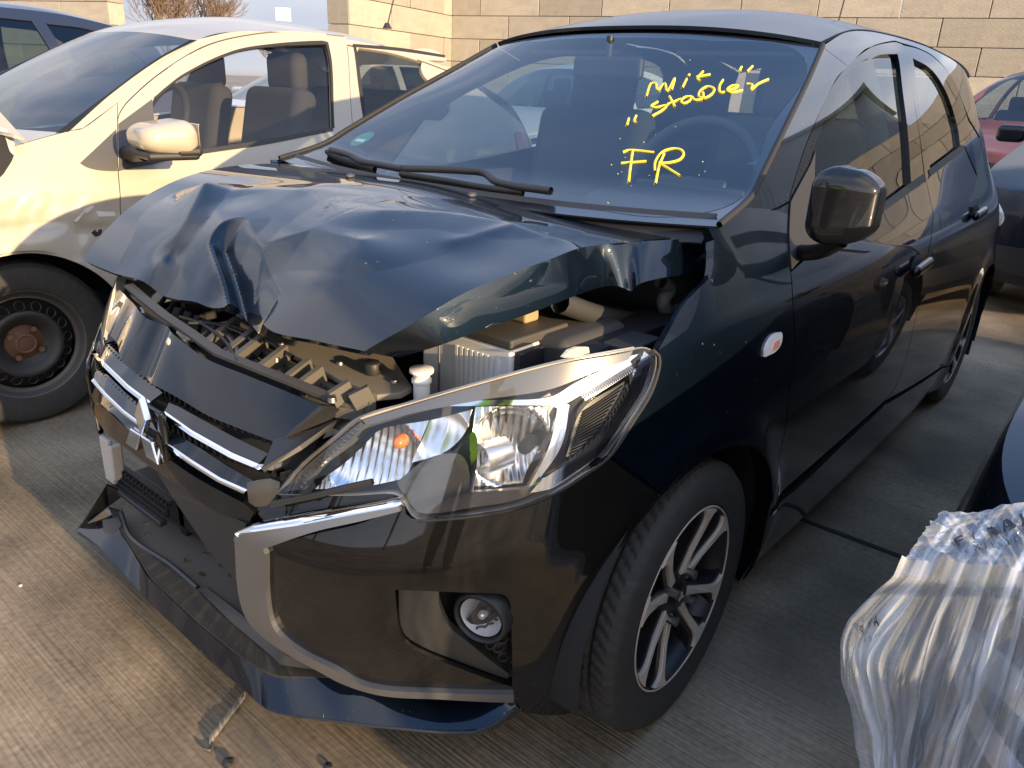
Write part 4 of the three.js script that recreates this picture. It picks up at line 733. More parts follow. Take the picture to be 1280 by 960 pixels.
// ---- side marker, mirror, handles
{
  const P = O([[954, 446, 1], [955, 434], [962, 421], [972, 415], [975, 417], [974, 429], [967, 439], [958, 444]], 0.008);
  const mk = obj('side_indicator', panel(SL, P, { off: 0.005, thick: 0.006, step: 0.01 }), phys({ color: col(0.78, 0.74, 0.72), roughness: 0.12, clearcoat: 1 }), car);
  obj('indicator_bulb', panel(SL, O([[962, 438, 1], [965, 428], [971, 424, 1], [970, 433]], 0.006), { off: 0.0065, thick: 0.003, step: 0.01 }), phys({ color: col(0.75, 0.3, 0.2), roughness: 0.2 }), mk);
  for (const s of [-1, 1]) {
    const S = s < 0 ? SL : SR;
    for (const [u, v, L] of [[1143, 332, 0.17], [1217, 266, 0.17]]) {
      const h = SL.hit(u, v), g = new THREE.CapsuleGeometry(0.02, L - 0.04, 6, 14); g.rotateZ(Math.PI / 2); g.scale(1, 0.85, 0.62); g.rotateZ(-0.06); const p = S.pt(...h), n = S.nrm(...h); g.translate(p.x, p.y, p.z + n.z * 0.024);
      obj('door_handle', g, M.gloss, car);
      const w = new THREE.SphereGeometry(0.045, 20, 12); w.scale(1.1, 0.75, 0.22); w.translate(p.x - 0.01, p.y - 0.004, p.z + n.z * 0.002); obj('handle_recess', w, M.dark, car);
    }
  }
  // door mirror
  const mkMirror = (s) => {
    const g = new RoundedBoxGeometry(0.105, 0.148, 0.112, 6, 0.04), p = g.attributes.position;
    for (let i = 0; i < p.count; i++) { let [x, y, z] = [p.getX(i), p.getY(i), p.getZ(i)]; const t = (z + 0.056) / 0.112; const k = mix(0.82, 1, sstep(0, 0.6, t)); y *= k; if (x > 0) x *= mix(0.55, 1.05, t); x -= 0.035 * (1 - t); p.setXYZ(i, x, y, z); }
    g.deleteAttribute('normal'); g.deleteAttribute('uv'); const m = mergeVertices(g); m.computeVertexNormals(); return m;
  };
  const c = on(1052, 259, 2, -0.865);
  for (const s of [-1]) {
    const g = mkMirror(); if (s > 0) mirrorZ(g);
    const m = shade(new THREE.Mesh(g, M.gloss)); m.name = numberedIn('door_mirror', car); m.position.set(c.x, c.y, s * 0.865); m.rotation.y = s * 0.12; car.add(m);
    obj('mirror_glass', (() => { const q = new RoundedBoxGeometry(0.006, 0.10, 0.08, 3, 0.003); q.translate(-0.056, 0, 0); return q; })(), std([0.85, 0.86, 0.88], 0.02, 1), m);
    obj('mirror_stalk', (() => { const g = tube([on(996, 312, 2, -0.72), on(1006, 316, 2, -0.765), on(1028, 313, 2, -0.81), on(1052, 300, 2, -0.85)], 0.017, 16, 10); return g; })(), phys({ color: col(0.01, 0.01, 0.01), roughness: 0.5, specularIntensity: 0.35 }), car);
  }
}
// ---- engine bay
{
  const dusty = std([0.17, 0.15, 0.12], 0.75), dk = std([0.02, 0.02, 0.02], 0.6);
  const pl = (pts, y) => pts.map((p, i) => on(p[0], p[1], 1, Array.isArray(y) ? y[i] : y));
  const sheet = (pts, t) => { const s = pts.map((p) => new THREE.Vector2(p.x, -p.z)); const sh = new THREE.Shape(s); const g = new THREE.ExtrudeGeometry(sh, { depth: t, bevelEnabled: true, bevelSize: 0.003, bevelThickness: 0.003, bevelSegments: 2 }); g.rotateX(-Math.PI / 2); return g; };
  const put = (g, y) => { g.translate(0, y, 0); return g; };
  const plateY = 0.742;
  obj('radiator_cover', put(sheet(pl([[321, 412], [379, 426], [406, 432], [455, 441], [489, 448], [513, 485], [500, 492], [472, 495], [458, 491], [424, 474], [390, 455], [355, 437]], plateY), 0.006), plateY - 0.006), dusty, car, 'dusty plate over the radiator');
  const cap = on(466, 469, 1, plateY), cg = lathe([[0, 0.026], [0.012, 0.026], [0.014, 0.022], [0.016, 0.012], [0.013, 0.0]], 20); cg.translate(cap.x, cap.y, cap.z); obj('filler_cap', cg, M.plastic, car);
  for (const [u, v] of [[493, 480], [425, 457], [352, 432], [345, 452], [415, 502], [424, 490]]) { const p = on(u, v, 1, plateY), g = cyl(0.007, 0.008, 0.008, 6); g.translate(p.x, p.y + 0.004, p.z); obj('bolt', g, M.steel, car); }
  // ribbed carrier between the plate and the grille
  const a = polyline(pl([[298, 412], [330, 432], [365, 452], [405, 474], [440, 492], [470, 500]], 0.735), 12), b = polyline(pl([[262, 442], [300, 463], [340, 480], [380, 495], [415, 508], [446, 512]], 0.72), 12);
  const up3 = (p, d, y = 0) => p.clone().add(V(d, y, 0)), cm = std([0.085, 0.076, 0.062], 0.75);
  obj('grille_carrier', [band(a, a.map((p) => up3(p, 0.014)), 0.02), band(b.map((p) => up3(p, -0.012)), b, 0.02), band(a.map((p) => up3(p, 0.0, -0.035)), b.map((p) => up3(p, 0, -0.04)), 0.003)], cm, car, 'dusty ribbed carrier behind the grille panel');
  a.forEach((p, i) => { if (![0, 2, 3, 5, 7, 8, 10, 11].includes(i)) return; const q = b[i], s = V(-(q.z - p.z), 0, q.x - p.x).normalize().multiplyScalar(0.006); obj('carrier_rib', band([p.clone().add(s), q.clone().add(s)], [p.clone().sub(s), q.clone().sub(s)], 0.03), cm, car); });
  const c2 = polyline(a.map((p, i) => p.clone().lerp(b[i], 0.5)), 30); obj('carrier_rail', band(c2, c2.map((p) => up3(p, 0.01)), 0.02), cm, car);
  const box = pl([[285, 440], [325, 405], [340, 420], [310, 450]], 0.735); obj('latch_cover', put(sheet(box, 0.012), 0.725), dk, car);
  // louvres and wiring at the far side
  const lou = []; for (let i = 0; i < 5; i++) { const p = on(206 + i * 11, 372 + i * 7, 1, 0.72), q = on(192 + i * 13, 392 + i * 9, 1, 0.70); lou.push(tube([p, q], 0.007, 2, 4)); }
  obj('air_louvres', lou, dk, car).userData.kind = 'stuff';
  obj('upper_hose', tube(pl([[164, 376], [185, 396], [205, 412], [216, 424]], 0.735), 0.014, 24, 10), std([0.07, 0.062, 0.052], 0.6), car);
  obj('torn_foam', (() => { const g = sph(0.02, 12); g.scale(2.2, 0.7, 1); const p = on(226, 422, 1, 0.745); g.rotateY(0.6); g.translate(p.x, p.y, p.z); return g; })(), std([0.62, 0.55, 0.42], 0.85), car);
  obj('bent_pipe', tube(pl([[242, 431], [256, 420], [272, 411], [286, 420], [300, 446]], 0.742), 0.007, 30, 8), M.steel, car);
  for (const pts of [[[236, 404], [262, 404], [300, 416], [318, 428]], [[250, 402], [290, 408], [330, 424], [366, 446]], [[225, 396], [248, 403], [280, 425], [296, 452]]]) obj('cable', tube(pl(pts, 0.755), 0.0035, 30, 6), dk, car);
  obj('bonnet_latch', [bx(0.05, 0.05, 0.06, ...on(290, 428, 1, 0.71).toArray(), 0.01)], std([0.16, 0.14, 0.11], 0.6), car);
  obj('fan_shroud', [bx(0.1, 0.02, 0.75, 0.42, 0.69, 0.05), bx(0.25, 0.02, 0.4, 0.3, 0.62, 0.25)], std([0.09, 0.08, 0.07], 0.7), car);
  // battery in its tray
  const bc = on(622, 428, 2, -0.47), bat = obj('battery', bx(0.155, 0.16, 0.215, bc.x, 0.735, bc.z + 0.01, 0.006), std([0.62, 0.61, 0.58], 0.5), car, 'pale grey battery');
  const br = []; for (let i = 0; i < 9; i++) br.push(box0(0.004, 0.13, 0.006, bc.x + 0.079, 0.73, bc.z - 0.07 + i * 0.012)); obj('ribs', br, std([0.7, 0.69, 0.66], 0.5), bat).userData.kind = 'stuff';
  obj('battery_lid', bx(0.16, 0.018, 0.22, bc.x, 0.824, bc.z + 0.01, 0.005), std([0.05, 0.045, 0.038], 0.6), bat);
  obj('terminal', bx(0.04, 0.024, 0.05, bc.x - 0.03, 0.845, bc.z - 0.03, 0.006), std([0.3, 0.22, 0.12], 0.6), bat); obj('terminal', bx(0.04, 0.02, 0.04, bc.x + 0.03, 0.842, bc.z + 0.06, 0.006), M.steel, bat);
  const fn = on(527, 465, 1, 0.775), fg = lathe([[0.0, -0.11], [0.014, -0.11], [0.014, -0.02], [0.017, -0.018], [0.017, -0.012], [0.014, -0.01], [0.0145, -0.004], [0.0205, 0.0], [0.0205, 0.006], [0.0, 0.007]], 24); fg.translate(fn.x, fn.y, fn.z); obj('filler_neck', fg, std([0.75, 0.73, 0.68], 0.45), car, 'white washer filler neck');
  const rod = on(549, 440, 1, 0.79); obj('dipstick', tube([rod.clone().add(V(0, 0.05, 0)), rod.clone().add(V(0, -0.15, 0))], 0.0025, 3, 6), M.steel, car);
  const ab = on(712, 420, 2, -0.56); obj('air_box', bx(0.20, 0.12, 0.17, ab.x, ab.y - 0.035, ab.z + 0.02, 0.02), std([0.035, 0.033, 0.03], 0.7), car);
  obj('hinge_arm', tube([[858, 372], [838, 392], [829, 376], [838, 362], [826, 352]].map((p) => on(p[0], p[1], 2, -0.62)), 0.014, 30, 8), std([0.14, 0.135, 0.125], 0.6), car);
  obj('bulkhead_panel', [box0(0.02, 0.22, 1.2, -0.2, 0.82, 0)], std([0.05, 0.045, 0.04], 0.7), car);
  obj('inlet_hose', tube([[700, 378], [740, 392], [790, 402], [830, 404]].map((p) => on(p[0], p[1], 2, -0.57)), 0.02, 30, 10), std([0.03, 0.03, 0.03], 0.6), car);
  const tr = on(790, 428, 2, -0.68); obj('wing_bracket', [bx(0.1, 0.012, 0.06, tr.x, tr.y, tr.z, 0.004)], dk, car);
}

// ---- wheels
function tyreGeo(R, W, treadDepth = 0.006, n = 420, lugs = 70) {
  const prof = []; const rim = R * 0.665;   // (radius, across) from the inner bead over the tread to the outer bead
  const P = [[rim, -0.42], [rim + 0.012, -0.47], [mix(rim, R, 0.5), -0.5], [mix(rim, R, 0.82), -0.485], [R - 0.012, -0.44], [R - 0.003, -0.39]];
  const tread = []; for (let i = 0; i <= 36; i++) { const t = -0.37 + 0.74 * i / 36; tread.push([R - 0.002 * (t / 0.37) ** 2, t, 1]); }
  prof.push(...P, ...tread, ...P.map(([r, t]) => [r, -t]).reverse());
  const m = prof.length, pos = [], idx = [], uv = [];
  for (let i = 0; i <= n; i++) { const a = i / n * 2 * Math.PI; for (let j = 0; j < m; j++) {
    let [r, t, tr] = prof[j];
    if (tr) { const g = [-0.2, 0, 0.2].some((c) => Math.abs(t - c) < 0.022); const ph = (i / n * lugs + Math.abs(t) * 5.0) % 1; const side = Math.abs(t) > 0.225 ? ph < 0.28 : ph < 0.14; if (g) r -= treadDepth; else if (side) r -= treadDepth * 0.7; }
    else if (r > R - 0.013) { const ph = (i / n * lugs + Math.abs(t) * 5.0) % 1; if (ph < 0.28) r -= treadDepth * 0.5; }
    pos.push(r * Math.cos(a), r * Math.sin(a), t * W); uv.push(i / n * 4, j / m);
  } }
  for (let i = 0; i < n; i++) for (let j = 0; j < m - 1; j++) { const k = i * m + j; idx.push(k, k + m, k + 1, k + 1, k + m, k + m + 1); }
  const g = new THREE.BufferGeometry(); g.setAttribute('position', new THREE.Float32BufferAttribute(pos, 3)); g.setAttribute('uv', new THREE.Float32BufferAttribute(uv, 2)); g.setIndex(idx); g.computeVertexNormals(); return g;
}
const tyreMat = std([0.1, 0.1, 0.1], 0.8, 0, { map: pixelTex(256, (u, v) => { const k = 0.26 + 0.24 * Math.max(0, fbm(u * 20, v * 14, 3, 4)); return [k * 1.05, k, k * 0.92]; }) });
const faceMat = std([0.60, 0.51, 0.42], 0.5, 0.35);
function spokeShape(kind) {   // one machined spoke face, along +x
  const h = 0.0062, R = 0.187; const s = new THREE.Shape();
  s.moveTo(0.045, -h * 0.6 * kind - 0.006); s.lineTo(0.10, -h); s.lineTo(0.150, -h * 1.15); s.quadraticCurveTo(0.176, -0.008, R * Math.cos(0.15), -R * Math.sin(0.15));
  s.absarc(0, 0, R, -0.15, 0.15, false); s.quadraticCurveTo(0.176, 0.008, 0.150, h * 1.15); s.lineTo(0.10, h); s.lineTo(0.045, h * 0.6 + 0.004); s.closePath(); return s;
}
function alloyWheel(parent, x, z, steer) {
  const w = new THREE.Group(); w.name = numberedIn('wheel', parent); w.position.set(x, 0.285, z); w.rotation.y = steer; if (z > 0) w.rotation.y += Math.PI; parent.add(w);
  // outward is local -z
  obj('tyre', [tyreGeo(0.285, 0.176)].map((g) => { g.translate(0, 0, 0.075); return g; }), tyreMat, w);
  const bar = lathe([[0.17, 0.15], [0.172, 0.05], [0.180, 0.02], [0.193, 0.0], [0.198, -0.006], [0.1985, 0.004], [0.196, 0.02]], 64); bar.rotateX(Math.PI / 2);
  obj('rim', bar, std([0.02, 0.02, 0.021], 0.35, 0.3), w);
  const lip = new THREE.TorusGeometry(0.1935, 0.0020, 8, 90); lip.translate(0, 0, -0.005); obj('rim_lip', lip, faceMat, w);
  const dark = std([0.015, 0.015, 0.016], 0.28, 0.2);
  for (let k = 0; k < 8; k++) {
    const a = k * Math.PI / 4 + (k % 2 ? -0.09 : 0.09) + 0.28;
    const g = new THREE.ExtrudeGeometry(spokeShape(1), { depth: 0.006, bevelEnabled: true, bevelSize: 0.0015, bevelThickness: 0.0015, bevelSegments: 2, curveSegments: 10 });
    const p = g.attributes.position; for (let i = 0; i < p.count; i++) { const r = Math.hypot(p.getX(i), p.getY(i)); p.setZ(i, p.getZ(i) - 0.006 + 0.020 * sstep(0.19, 0.05, r)); }
    g.rotateZ(a); g.computeVertexNormals(); const s = obj('spoke', g, faceMat, w);
    const body = new THREE.ExtrudeGeometry(spokeShape(1), { depth: 0.03, bevelEnabled: true, bevelSize: 0.010, bevelThickness: 0.004, bevelSegments: 2, curveSegments: 8 });
    const q = body.attributes.position; for (let i = 0; i < q.count; i++) { const r = Math.hypot(q.getX(i), q.getY(i)); q.setZ(i, q.getZ(i) + 0.0035 + 0.020 * sstep(0.19, 0.05, r)); }
    body.rotateZ(a); body.computeVertexNormals(); obj('spoke_back', body, dark, w);
  }
  const hg = lathe([[0, 0.008], [0.026, 0.007], [0.029, 0.0], [0.048, -0.006], [0.065, -0.03]], 40); hg.rotateX(-Math.PI / 2); hg.translate(0, 0, 0.012); obj('hub_cap', hg, dark, w);
  for (let k = 0; k < 3; k++) { const s = new THREE.Shape([[0, 0], [0.006, 0.0034], [0.012, 0], [0.006, -0.0034]].map((p) => new THREE.Vector2(...p))); const g = new THREE.ExtrudeGeometry(s, { depth: 0.001, bevelEnabled: false }); g.rotateZ(Math.PI / 2 + k * 2.0944); g.translate(0, 0, 0.0028); g.rotateY(0); obj('diamond', g, faceMat, w); }
  for (let k = 0; k < 4; k++) { const g = cyl(0.0085, 0.0105, 0.028, 6); g.rotateX(Math.PI / 2); const a = k * Math.PI / 2 + 0.65; g.translate(Math.cos(a) * 0.05, Math.sin(a) * 0.05, 0.006); obj('wheel_nut', g, M.steel, w); }
  const disc = new THREE.CircleGeometry(0.15, 40); disc.translate(0, 0, 0.06); const dr = cyl(0.12, 0.12, 0.012, 40); dr.rotateX(Math.PI / 2); dr.translate(0, 0, 0.05); obj('brake_disc', dr, std([0.05, 0.045, 0.04], 0.5, 0.7), w);
  return w;
}
alloyWheel(car, 0, -0.80, 0.03); alloyWheel(car, -2.45, -0.77, 0);
alloyWheel(car, 0, 0.80, 0.03); alloyWheel(car, -2.45, 0.77, 0);
// mud flap and bits behind the rear wheel
obj('mud_flap', bx(0.012, 0.34, 0.16, -2.80, 0.30, -0.70, 0.004), M.rubber, car);
// ---- cabin
{
  const fab = std([0.035, 0.036, 0.04], 0.9), dash = std([0.03, 0.032, 0.035], 0.55);
  const seat = (x, z) => {
    const s = new THREE.Group(); s.name = numberedIn('seat', car); s.position.set(x, 0, z); car.add(s);
    obj('cushion', bx(0.5, 0.14, 0.5, 0.1, 0.52, 0, 0.06), fab, s);
    const b = bx(0.13, 0.62, 0.48, 0, 0, 0, 0.055); b.rotateZ(0.22); b.translate(-0.2, 0.86, 0); obj('backrest', b, fab, s);
    const h = bx(0.09, 0.19, 0.26, 0, 0, 0, 0.04); h.rotateZ(0.15); h.translate(-0.29, 1.24, 0); obj('headrest', h, fab, s);
  };
  seat(-1.0, -0.36); seat(-1.0, 0.36);
  obj('rear_bench', [bx(0.5, 0.15, 1.2, -1.95, 0.55, 0, 0.05), (() => { const g = bx(0.14, 0.55, 1.2, 0, 0, 0, 0.05); g.rotateZ(0.3); g.translate(-2.25, 0.88, 0); return g; })()], fab, car);
  obj('dashboard', [(() => { const g = bx(0.55, 0.16, 1.28, -0.42, 0.86, 0, 0.06); return g; })(), bx(0.25, 0.35, 1.28, -0.55, 0.68, 0, 0.05), (() => { const g = bx(0.26, 0.12, 0.42, -0.56, 0.93, -0.36, 0.06); return g; })()], dash, car);
  const vents = []; for (let i = 0; i < 28; i++) { const z = 0.32 - i * 0.026; vents.push(box0(0.035, 0.006, 0.008, -0.25 - 0.05 * (z * z), 0.944, z)); } obj('demister_vents', vents, M.dark, car).userData.kind = 'stuff';
  const sw = new THREE.TorusGeometry(0.185, 0.016, 12, 48); sw.rotateY(Math.PI / 2); sw.rotateZ(0.42); sw.translate(-0.66, 0.99, -0.36);
  obj('steering_wheel', [sw, (() => { const g = bx(0.03, 0.09, 0.2, 0, 0, 0, 0.015); g.rotateZ(0.42); g.translate(-0.66, 0.98, -0.36); return g; })(), bx(0.03, 0.03, 0.32, -0.66, 0.99, -0.36, 0.01)], std([0.05, 0.05, 0.05], 0.5), car);
  const rm = bx(0.03, 0.065, 0.24, -0.80, 1.285, 0.02, 0.02); obj('rear_view_mirror', [rm, tube([V(-0.80, 1.30, 0.02), V(-0.80, 1.37, 0.02)], 0.01, 4, 8)], M.plastic, car);
  obj('paper', (() => { const g = new THREE.PlaneGeometry(0.10, 0.22); g.rotateX(-Math.PI / 2); g.rotateZ(0.1); g.translate(-0.35, 0.956, 0.1); return g; })(), std([0.6, 0.65, 0.7], 0.8), car);
  for (const s of [-1, 1]) { obj('sun_visor', bx(0.14, 0.015, 0.36, -1.04, 1.335, s * 0.28, 0.006), std([0.2, 0.19, 0.18], 0.8), car); obj('pillar_trim', tube([V(-1.38, 0.9, s * 0.66), V(-1.40, 1.2, s * 0.55), V(-1.42, 1.38, s * 0.46)], 0.04, 10, 8), std([0.10, 0.10, 0.10], 0.8), car); }
  obj('door_lining', box0(1.7, 0.45, 0.02, -1.3, 0.70, 0.69), dash, car); const belt = tube([V(-1.40, 1.15, -0.58), V(-1.25, 0.95, -0.50), V(-1.1, 0.6, -0.42)], 0.008, 12, 5); obj('seat_belt', belt, fab, car);
  obj('door_lining', [box0(1.7, 0.45, 0.02, -1.3, 0.70, -0.69)], dash, car);
}

// ================================================================== the other cars
const paintOf = (c, rough = 0.35, o = {}) => phys({ color: col(...c), roughness: rough, clearcoat: 0.8, clearcoatRoughness: 0.04, ...o });
const DEF = {
  hw: 0.83, xn: 0.68, xt: -3.1, wb: 2.45, r: 0.30, belt: 0.97,
  F: [[0.1, 0.2, 0.3, 0.5, 0.65, 0.75, 0.85, 1.0, 1.2], [0.06, 0.02, 0, 0, 0.02, 0.06, 0.12, 0.25, 0.45]],
  G: [[0.1, 0.2, 0.3, 0.45, 0.6, 0.75, 0.85, 0.93, 1.0, 1.2, 1.35, 1.45, 1.55], [0.06, 0.03, 0.01, 0, 0, 0.015, 0.035, 0.065, 0.1, 0.185, 0.255, 0.32, 0.4]],
  R: [[0.1, 0.3, 0.6, 0.9, 1.2, 1.45], [0.05, 0, 0, 0.05, 0.26, 0.45]],
  nose: [[0, 0.72], [0.45, 0.735], [0.75, 0.76]], shoulder: [[0.15, 0.86], [-0.15, 0.945], [-0.32, 0.99, 1], [-0.65, 1.18], [-1.0, 1.345], [-1.25, 1.395], [-1.7, 1.41], [-2.2, 1.38], [-2.62, 1.30, 1], [-2.85, 1.1], [-2.98, 0.95, 1]], tail: [[0.93]],
  crown: [0.05, 0.09, 0.06, -0.06],
  win: [[[-0.62, 1.0, 1], [-0.9, 1.2], [-1.12, 1.335], [-1.4, 1.355, 1], [-1.42, 1.0, 1]], [[-1.5, 1.0, 1], [-1.48, 1.355, 1], [-1.9, 1.35], [-2.2, 1.31, 1], [-2.32, 1.12], [-2.34, 1.02, 1]]],
};
function makeCar(o) {
  const d = { ...DEF, ...o }, t = thing(d.name, d.label, 'car', d.pos, d.turn ?? 0), { hw, xn, xt } = d, L = [];
  const plan = [[xn, 0], [xn - 0.015, -0.36 * hw], [xn - 0.06, -0.6 * hw], [xn - 0.16, -0.8 * hw], [xn - 0.32, -0.92 * hw], [0.1, -0.965 * hw], [-0.3, -0.985 * hw], [-0.9, -hw], [-1.6, -hw], [-2.2, -0.995 * hw], [xt + 0.5, -0.965 * hw], [xt + 0.2, -0.88 * hw], [xt + 0.06, -0.65 * hw], [xt, -0.3 * hw], [xt, 0]];
  const S = planSkin(plan, d.F, d.G, d.R, (x, y, w) => { let k = 0; for (const cx of [0, -d.wb]) { const q = Math.hypot(x - cx, y - d.r); k += 0.014 * Math.exp(-(((q - d.r * 1.17) / 0.05) ** 2)); } if (d.dent) k += d.dent(x, y); return k * w; });
  const SM = S.mirrored(), end = S.s[S.s.length - 1];
  const sh = smooth([...d.nose.map(([a, b]) => [a, b, false]), ...d.shoulder.map(([x, y, c]) => [S.sx(x), y, !!c]), [end, d.tail[0][0], true]], 0.03, false);
  const A = (x, y, c) => ({ x, y, c });
  const O2 = (p) => outline(S, p, 0.03);
  const ra = d.r * 1.14, arc2 = (cx, a0, a1) => arc(cx, d.r, ra, a0, a1, 18);
  const side = [...sh.map(([a, b]) => ({ a, b, c: 1 })), { a: end, b: 0.25, c: 1 }, { a: S.sx(-d.wb - ra - 0.02), b: 0.24, c: 1 }, ...arc2(-d.wb, 190, -10), { x: -d.wb + ra + 0.05, y: 0.17, c: 1 }, { x: -ra - 0.05, y: 0.17, c: 1 }, ...arc2(0, 190, -10), { a: S.s[4], b: 0.2, c: 1 }, { a: 0, b: 0.2, c: 1 }];
  let body = O2(side); const wins = d.win.map((w) => O2(w.map(([x, y, c]) => A(x, y, c))));
  for (const w of wins) body = withHole(body, w);
  obj('body_side', panel(S, body, { step: 0.06, thick: 0.02 }), d.paint, t); obj('body_side', panel(SM, body, { step: 0.06, thick: 0.02 }), d.paint, t);
  for (const w of wins) for (const s of [S, SM]) obj('side_window', panel(s, inset(w, -0.006), { step: 0.08, thick: 0, off: -0.01 }), d.glass ?? M.glassTint, t);
  // surfaces that span from shoulder to shoulder
  const idx = (x) => { const a = S.sx(x); let i = 0; while (i < sh.length - 2 && sh[i][0] < a) i++; return i; };
  const span = (i0, i1, c0, c1, m, name, c2) => {
    const nrows = i1 - i0 + 1, nc = 17, pos = [], uv = [], id = [];
    for (let i = i0; i <= i1; i++) { const P = S.pt(...sh[i]), tt = (i - i0) / (i1 - i0), L3 = (q) => (c2 ? (tt < 0.3 ? mix(c0[q], c2[q], tt / 0.3) : tt > 0.7 ? mix(c2[q], c1[q], (tt - 0.7) / 0.3) : c2[q]) : mix(c0[q], c1[q], tt)), cx = L3(0), cy = L3(1); for (let j = 0; j < nc; j++) { const w = -1 + 2 * j / (nc - 1), k = 1 - Math.pow(Math.abs(w), 2.3); pos.push(P.x + cx * k, P.y + cy * k, -w * P.z); uv.push(P.x + P.y, w * P.z); } }
    for (let i = 0; i < nrows - 1; i++) for (let j = 0; j < nc - 1; j++) { const k = i * nc + j; id.push(k, k + nc, k + 1, k + 1, k + nc, k + nc + 1); }
    const g = new THREE.BufferGeometry(); g.setAttribute('position', new THREE.Float32BufferAttribute(pos, 3)); g.setAttribute('uv', new THREE.Float32BufferAttribute(uv, 2)); g.setIndex(id); g.computeVertexNormals();
    return obj(name, g, m, t);
  };
  const iC = idx(d.shoulder[2][0]), iA = idx(d.shoulder[4][0]), iR = idx(d.shoulder[8][0]), iT = idx(d.shoulder[10][0]);
  if (!d.noHood) span(1, iC, [0, 0.01], [d.crown[1], 0.0], d.paint, 'bonnet', [0.02, d.crown[0]]);
  span(iC, iA, [d.crown[1], 0.0], [0.055, 0.035], d.glassFront ?? M.glassTint, 'windscreen'); span(iA, iR, [0.055, 0.035], [-0.05, 0.03], d.paint, 'roof', [0, d.crown[2]]); span(iR, iT, [-0.05, 0.03], [d.crown[3], 0], M.glassDark, 'rear_window'); span(iT, sh.length - 1, [d.crown[3], 0], [-0.02, 0], d.paint, 'tailgate');
  // nose furniture
  for (const s of [S, SM]) {
    const hl = smooth((d.lamp ?? [[0.50, 0.60], [0.72, 0.60], [0.98, 0.68], [1.12, 0.76, 1], [0.9, 0.755], [0.6, 0.705]]), 0.03);
    const h = obj('headlamp', panel(s, hl, { step: 0.03, off: 0.003, thick: 0.01 }), std([0.75, 0.77, 0.8], 0.16, 0.9), t);
    obj('lens', panel(s, hl, { step: 0.04, off: 0.008, thick: 0 }), M.lens, h);
    obj('lamp_shroud', panel(s, inset(hl, d.shroud ?? 0.035), { step: 0.03, off: 0.006, thick: 0 }), M.gloss, h);
    obj('lower_grille', panel(s, smooth([[0, 0.28, 1], [0.5, 0.28], [0.62, 0.42, 1], [0, 0.44, 1]], 0.04), { step: 0.05, off: 0.003, thick: 0.01 }), M.plastic, t);
    obj('upper_grille', panel(s, smooth([[0, 0.58, 1], [0.42, 0.59], [0.45, 0.66, 1], [0, 0.68, 1]], 0.04), { step: 0.05, off: 0.004, thick: 0.01 }), M.plastic, t);
    obj('door_handle', bx(0.16, 0.025, 0.03, -1.25, 0.86, (s === S ? -1 : 1) * (hw - 0.02), 0.01), d.paint, t);
    const mz = (s === S ? -1 : 1); if (!d.noMirror) obj('door_mirror', bx(0.1, 0.12, 0.19, -0.58, 1.04, mz * (hw + 0.04), 0.04), d.mirror ?? d.paint, t);
    if (!d.noTail) { const tl = smooth([[S.sx(xt + 0.35), 0.72, 1], [S.sx(xt + 0.22), 0.72], [S.sx(xt + 0.24), 0.95, 1], [S.sx(xt + 0.42), 0.95]], 0.03);
    obj('tail_lamp', panel(s, tl, { step: 0.03, off: 0.004, thick: 0.01 }), phys({ color: col(0.35, 0.01, 0.01), roughness: 0.15, clearcoat: 1 }), t); }
  }
  // wheels and inside
  for (const x of [0, -d.wb]) for (const z of [-1, 1]) plainWheel(t, x, z * (hw - 0.09), d.r, d.rim ?? 'alloy');
  const ln = []; for (const cx of [0, -d.wb]) for (const s of [-1, 1]) { const g = new THREE.CylinderGeometry(ra + 0.01, ra + 0.01, 0.3, 30, 1, true, 0, Math.PI * 1.25); g.rotateX(Math.PI / 2); g.rotateZ(-Math.PI * 0.125 + Math.PI / 2 * 0); g.rotateZ(-Math.PI / 2 * 0); g.translate(cx, d.r, s * (hw - 0.19)); ln.push(g); }
  obj('underbody', [box0(xn - xt - 0.3, 0.03, hw * 1.5, (xn + xt) / 2, 0.22, 0), box0(0.02, 0.5, hw * 1.6, -0.42, 0.6, 0)], M.dark, t);
  obj('dashboard', bx(0.5, 0.2, hw * 1.6, -0.55, 0.84, 0, 0.06), M.dark, t);
  for (const z of [-0.36, 0.36]) { const g = bx(0.13, 0.6, 0.46, 0, 0, 0, 0.055); g.rotateZ(0.22); g.translate(-1.32, 0.88, z); const h = bx(0.09, 0.18, 0.25, 0, 0, 0, 0.04); h.translate(-1.42, 1.24, z); obj('seat', [bx(0.5, 0.14, 0.46, -1.05, 0.56, z, 0.05), g, h], d.seat ?? std([0.04, 0.04, 0.045], 0.9), t); }
  obj('rear_bench', bx(0.14, 0.55, hw * 1.5, -2.3, 0.9, 0, 0.05), M.dark, t);
  const sw = new THREE.TorusGeometry(0.18, 0.015, 8, 32); sw.rotateY(Math.PI / 2); sw.rotateZ(0.4); sw.translate(-0.78, 1.0, -0.36); obj('steering_wheel', sw, M.dark, t);
  return { t, S, SM, sh, d };
}
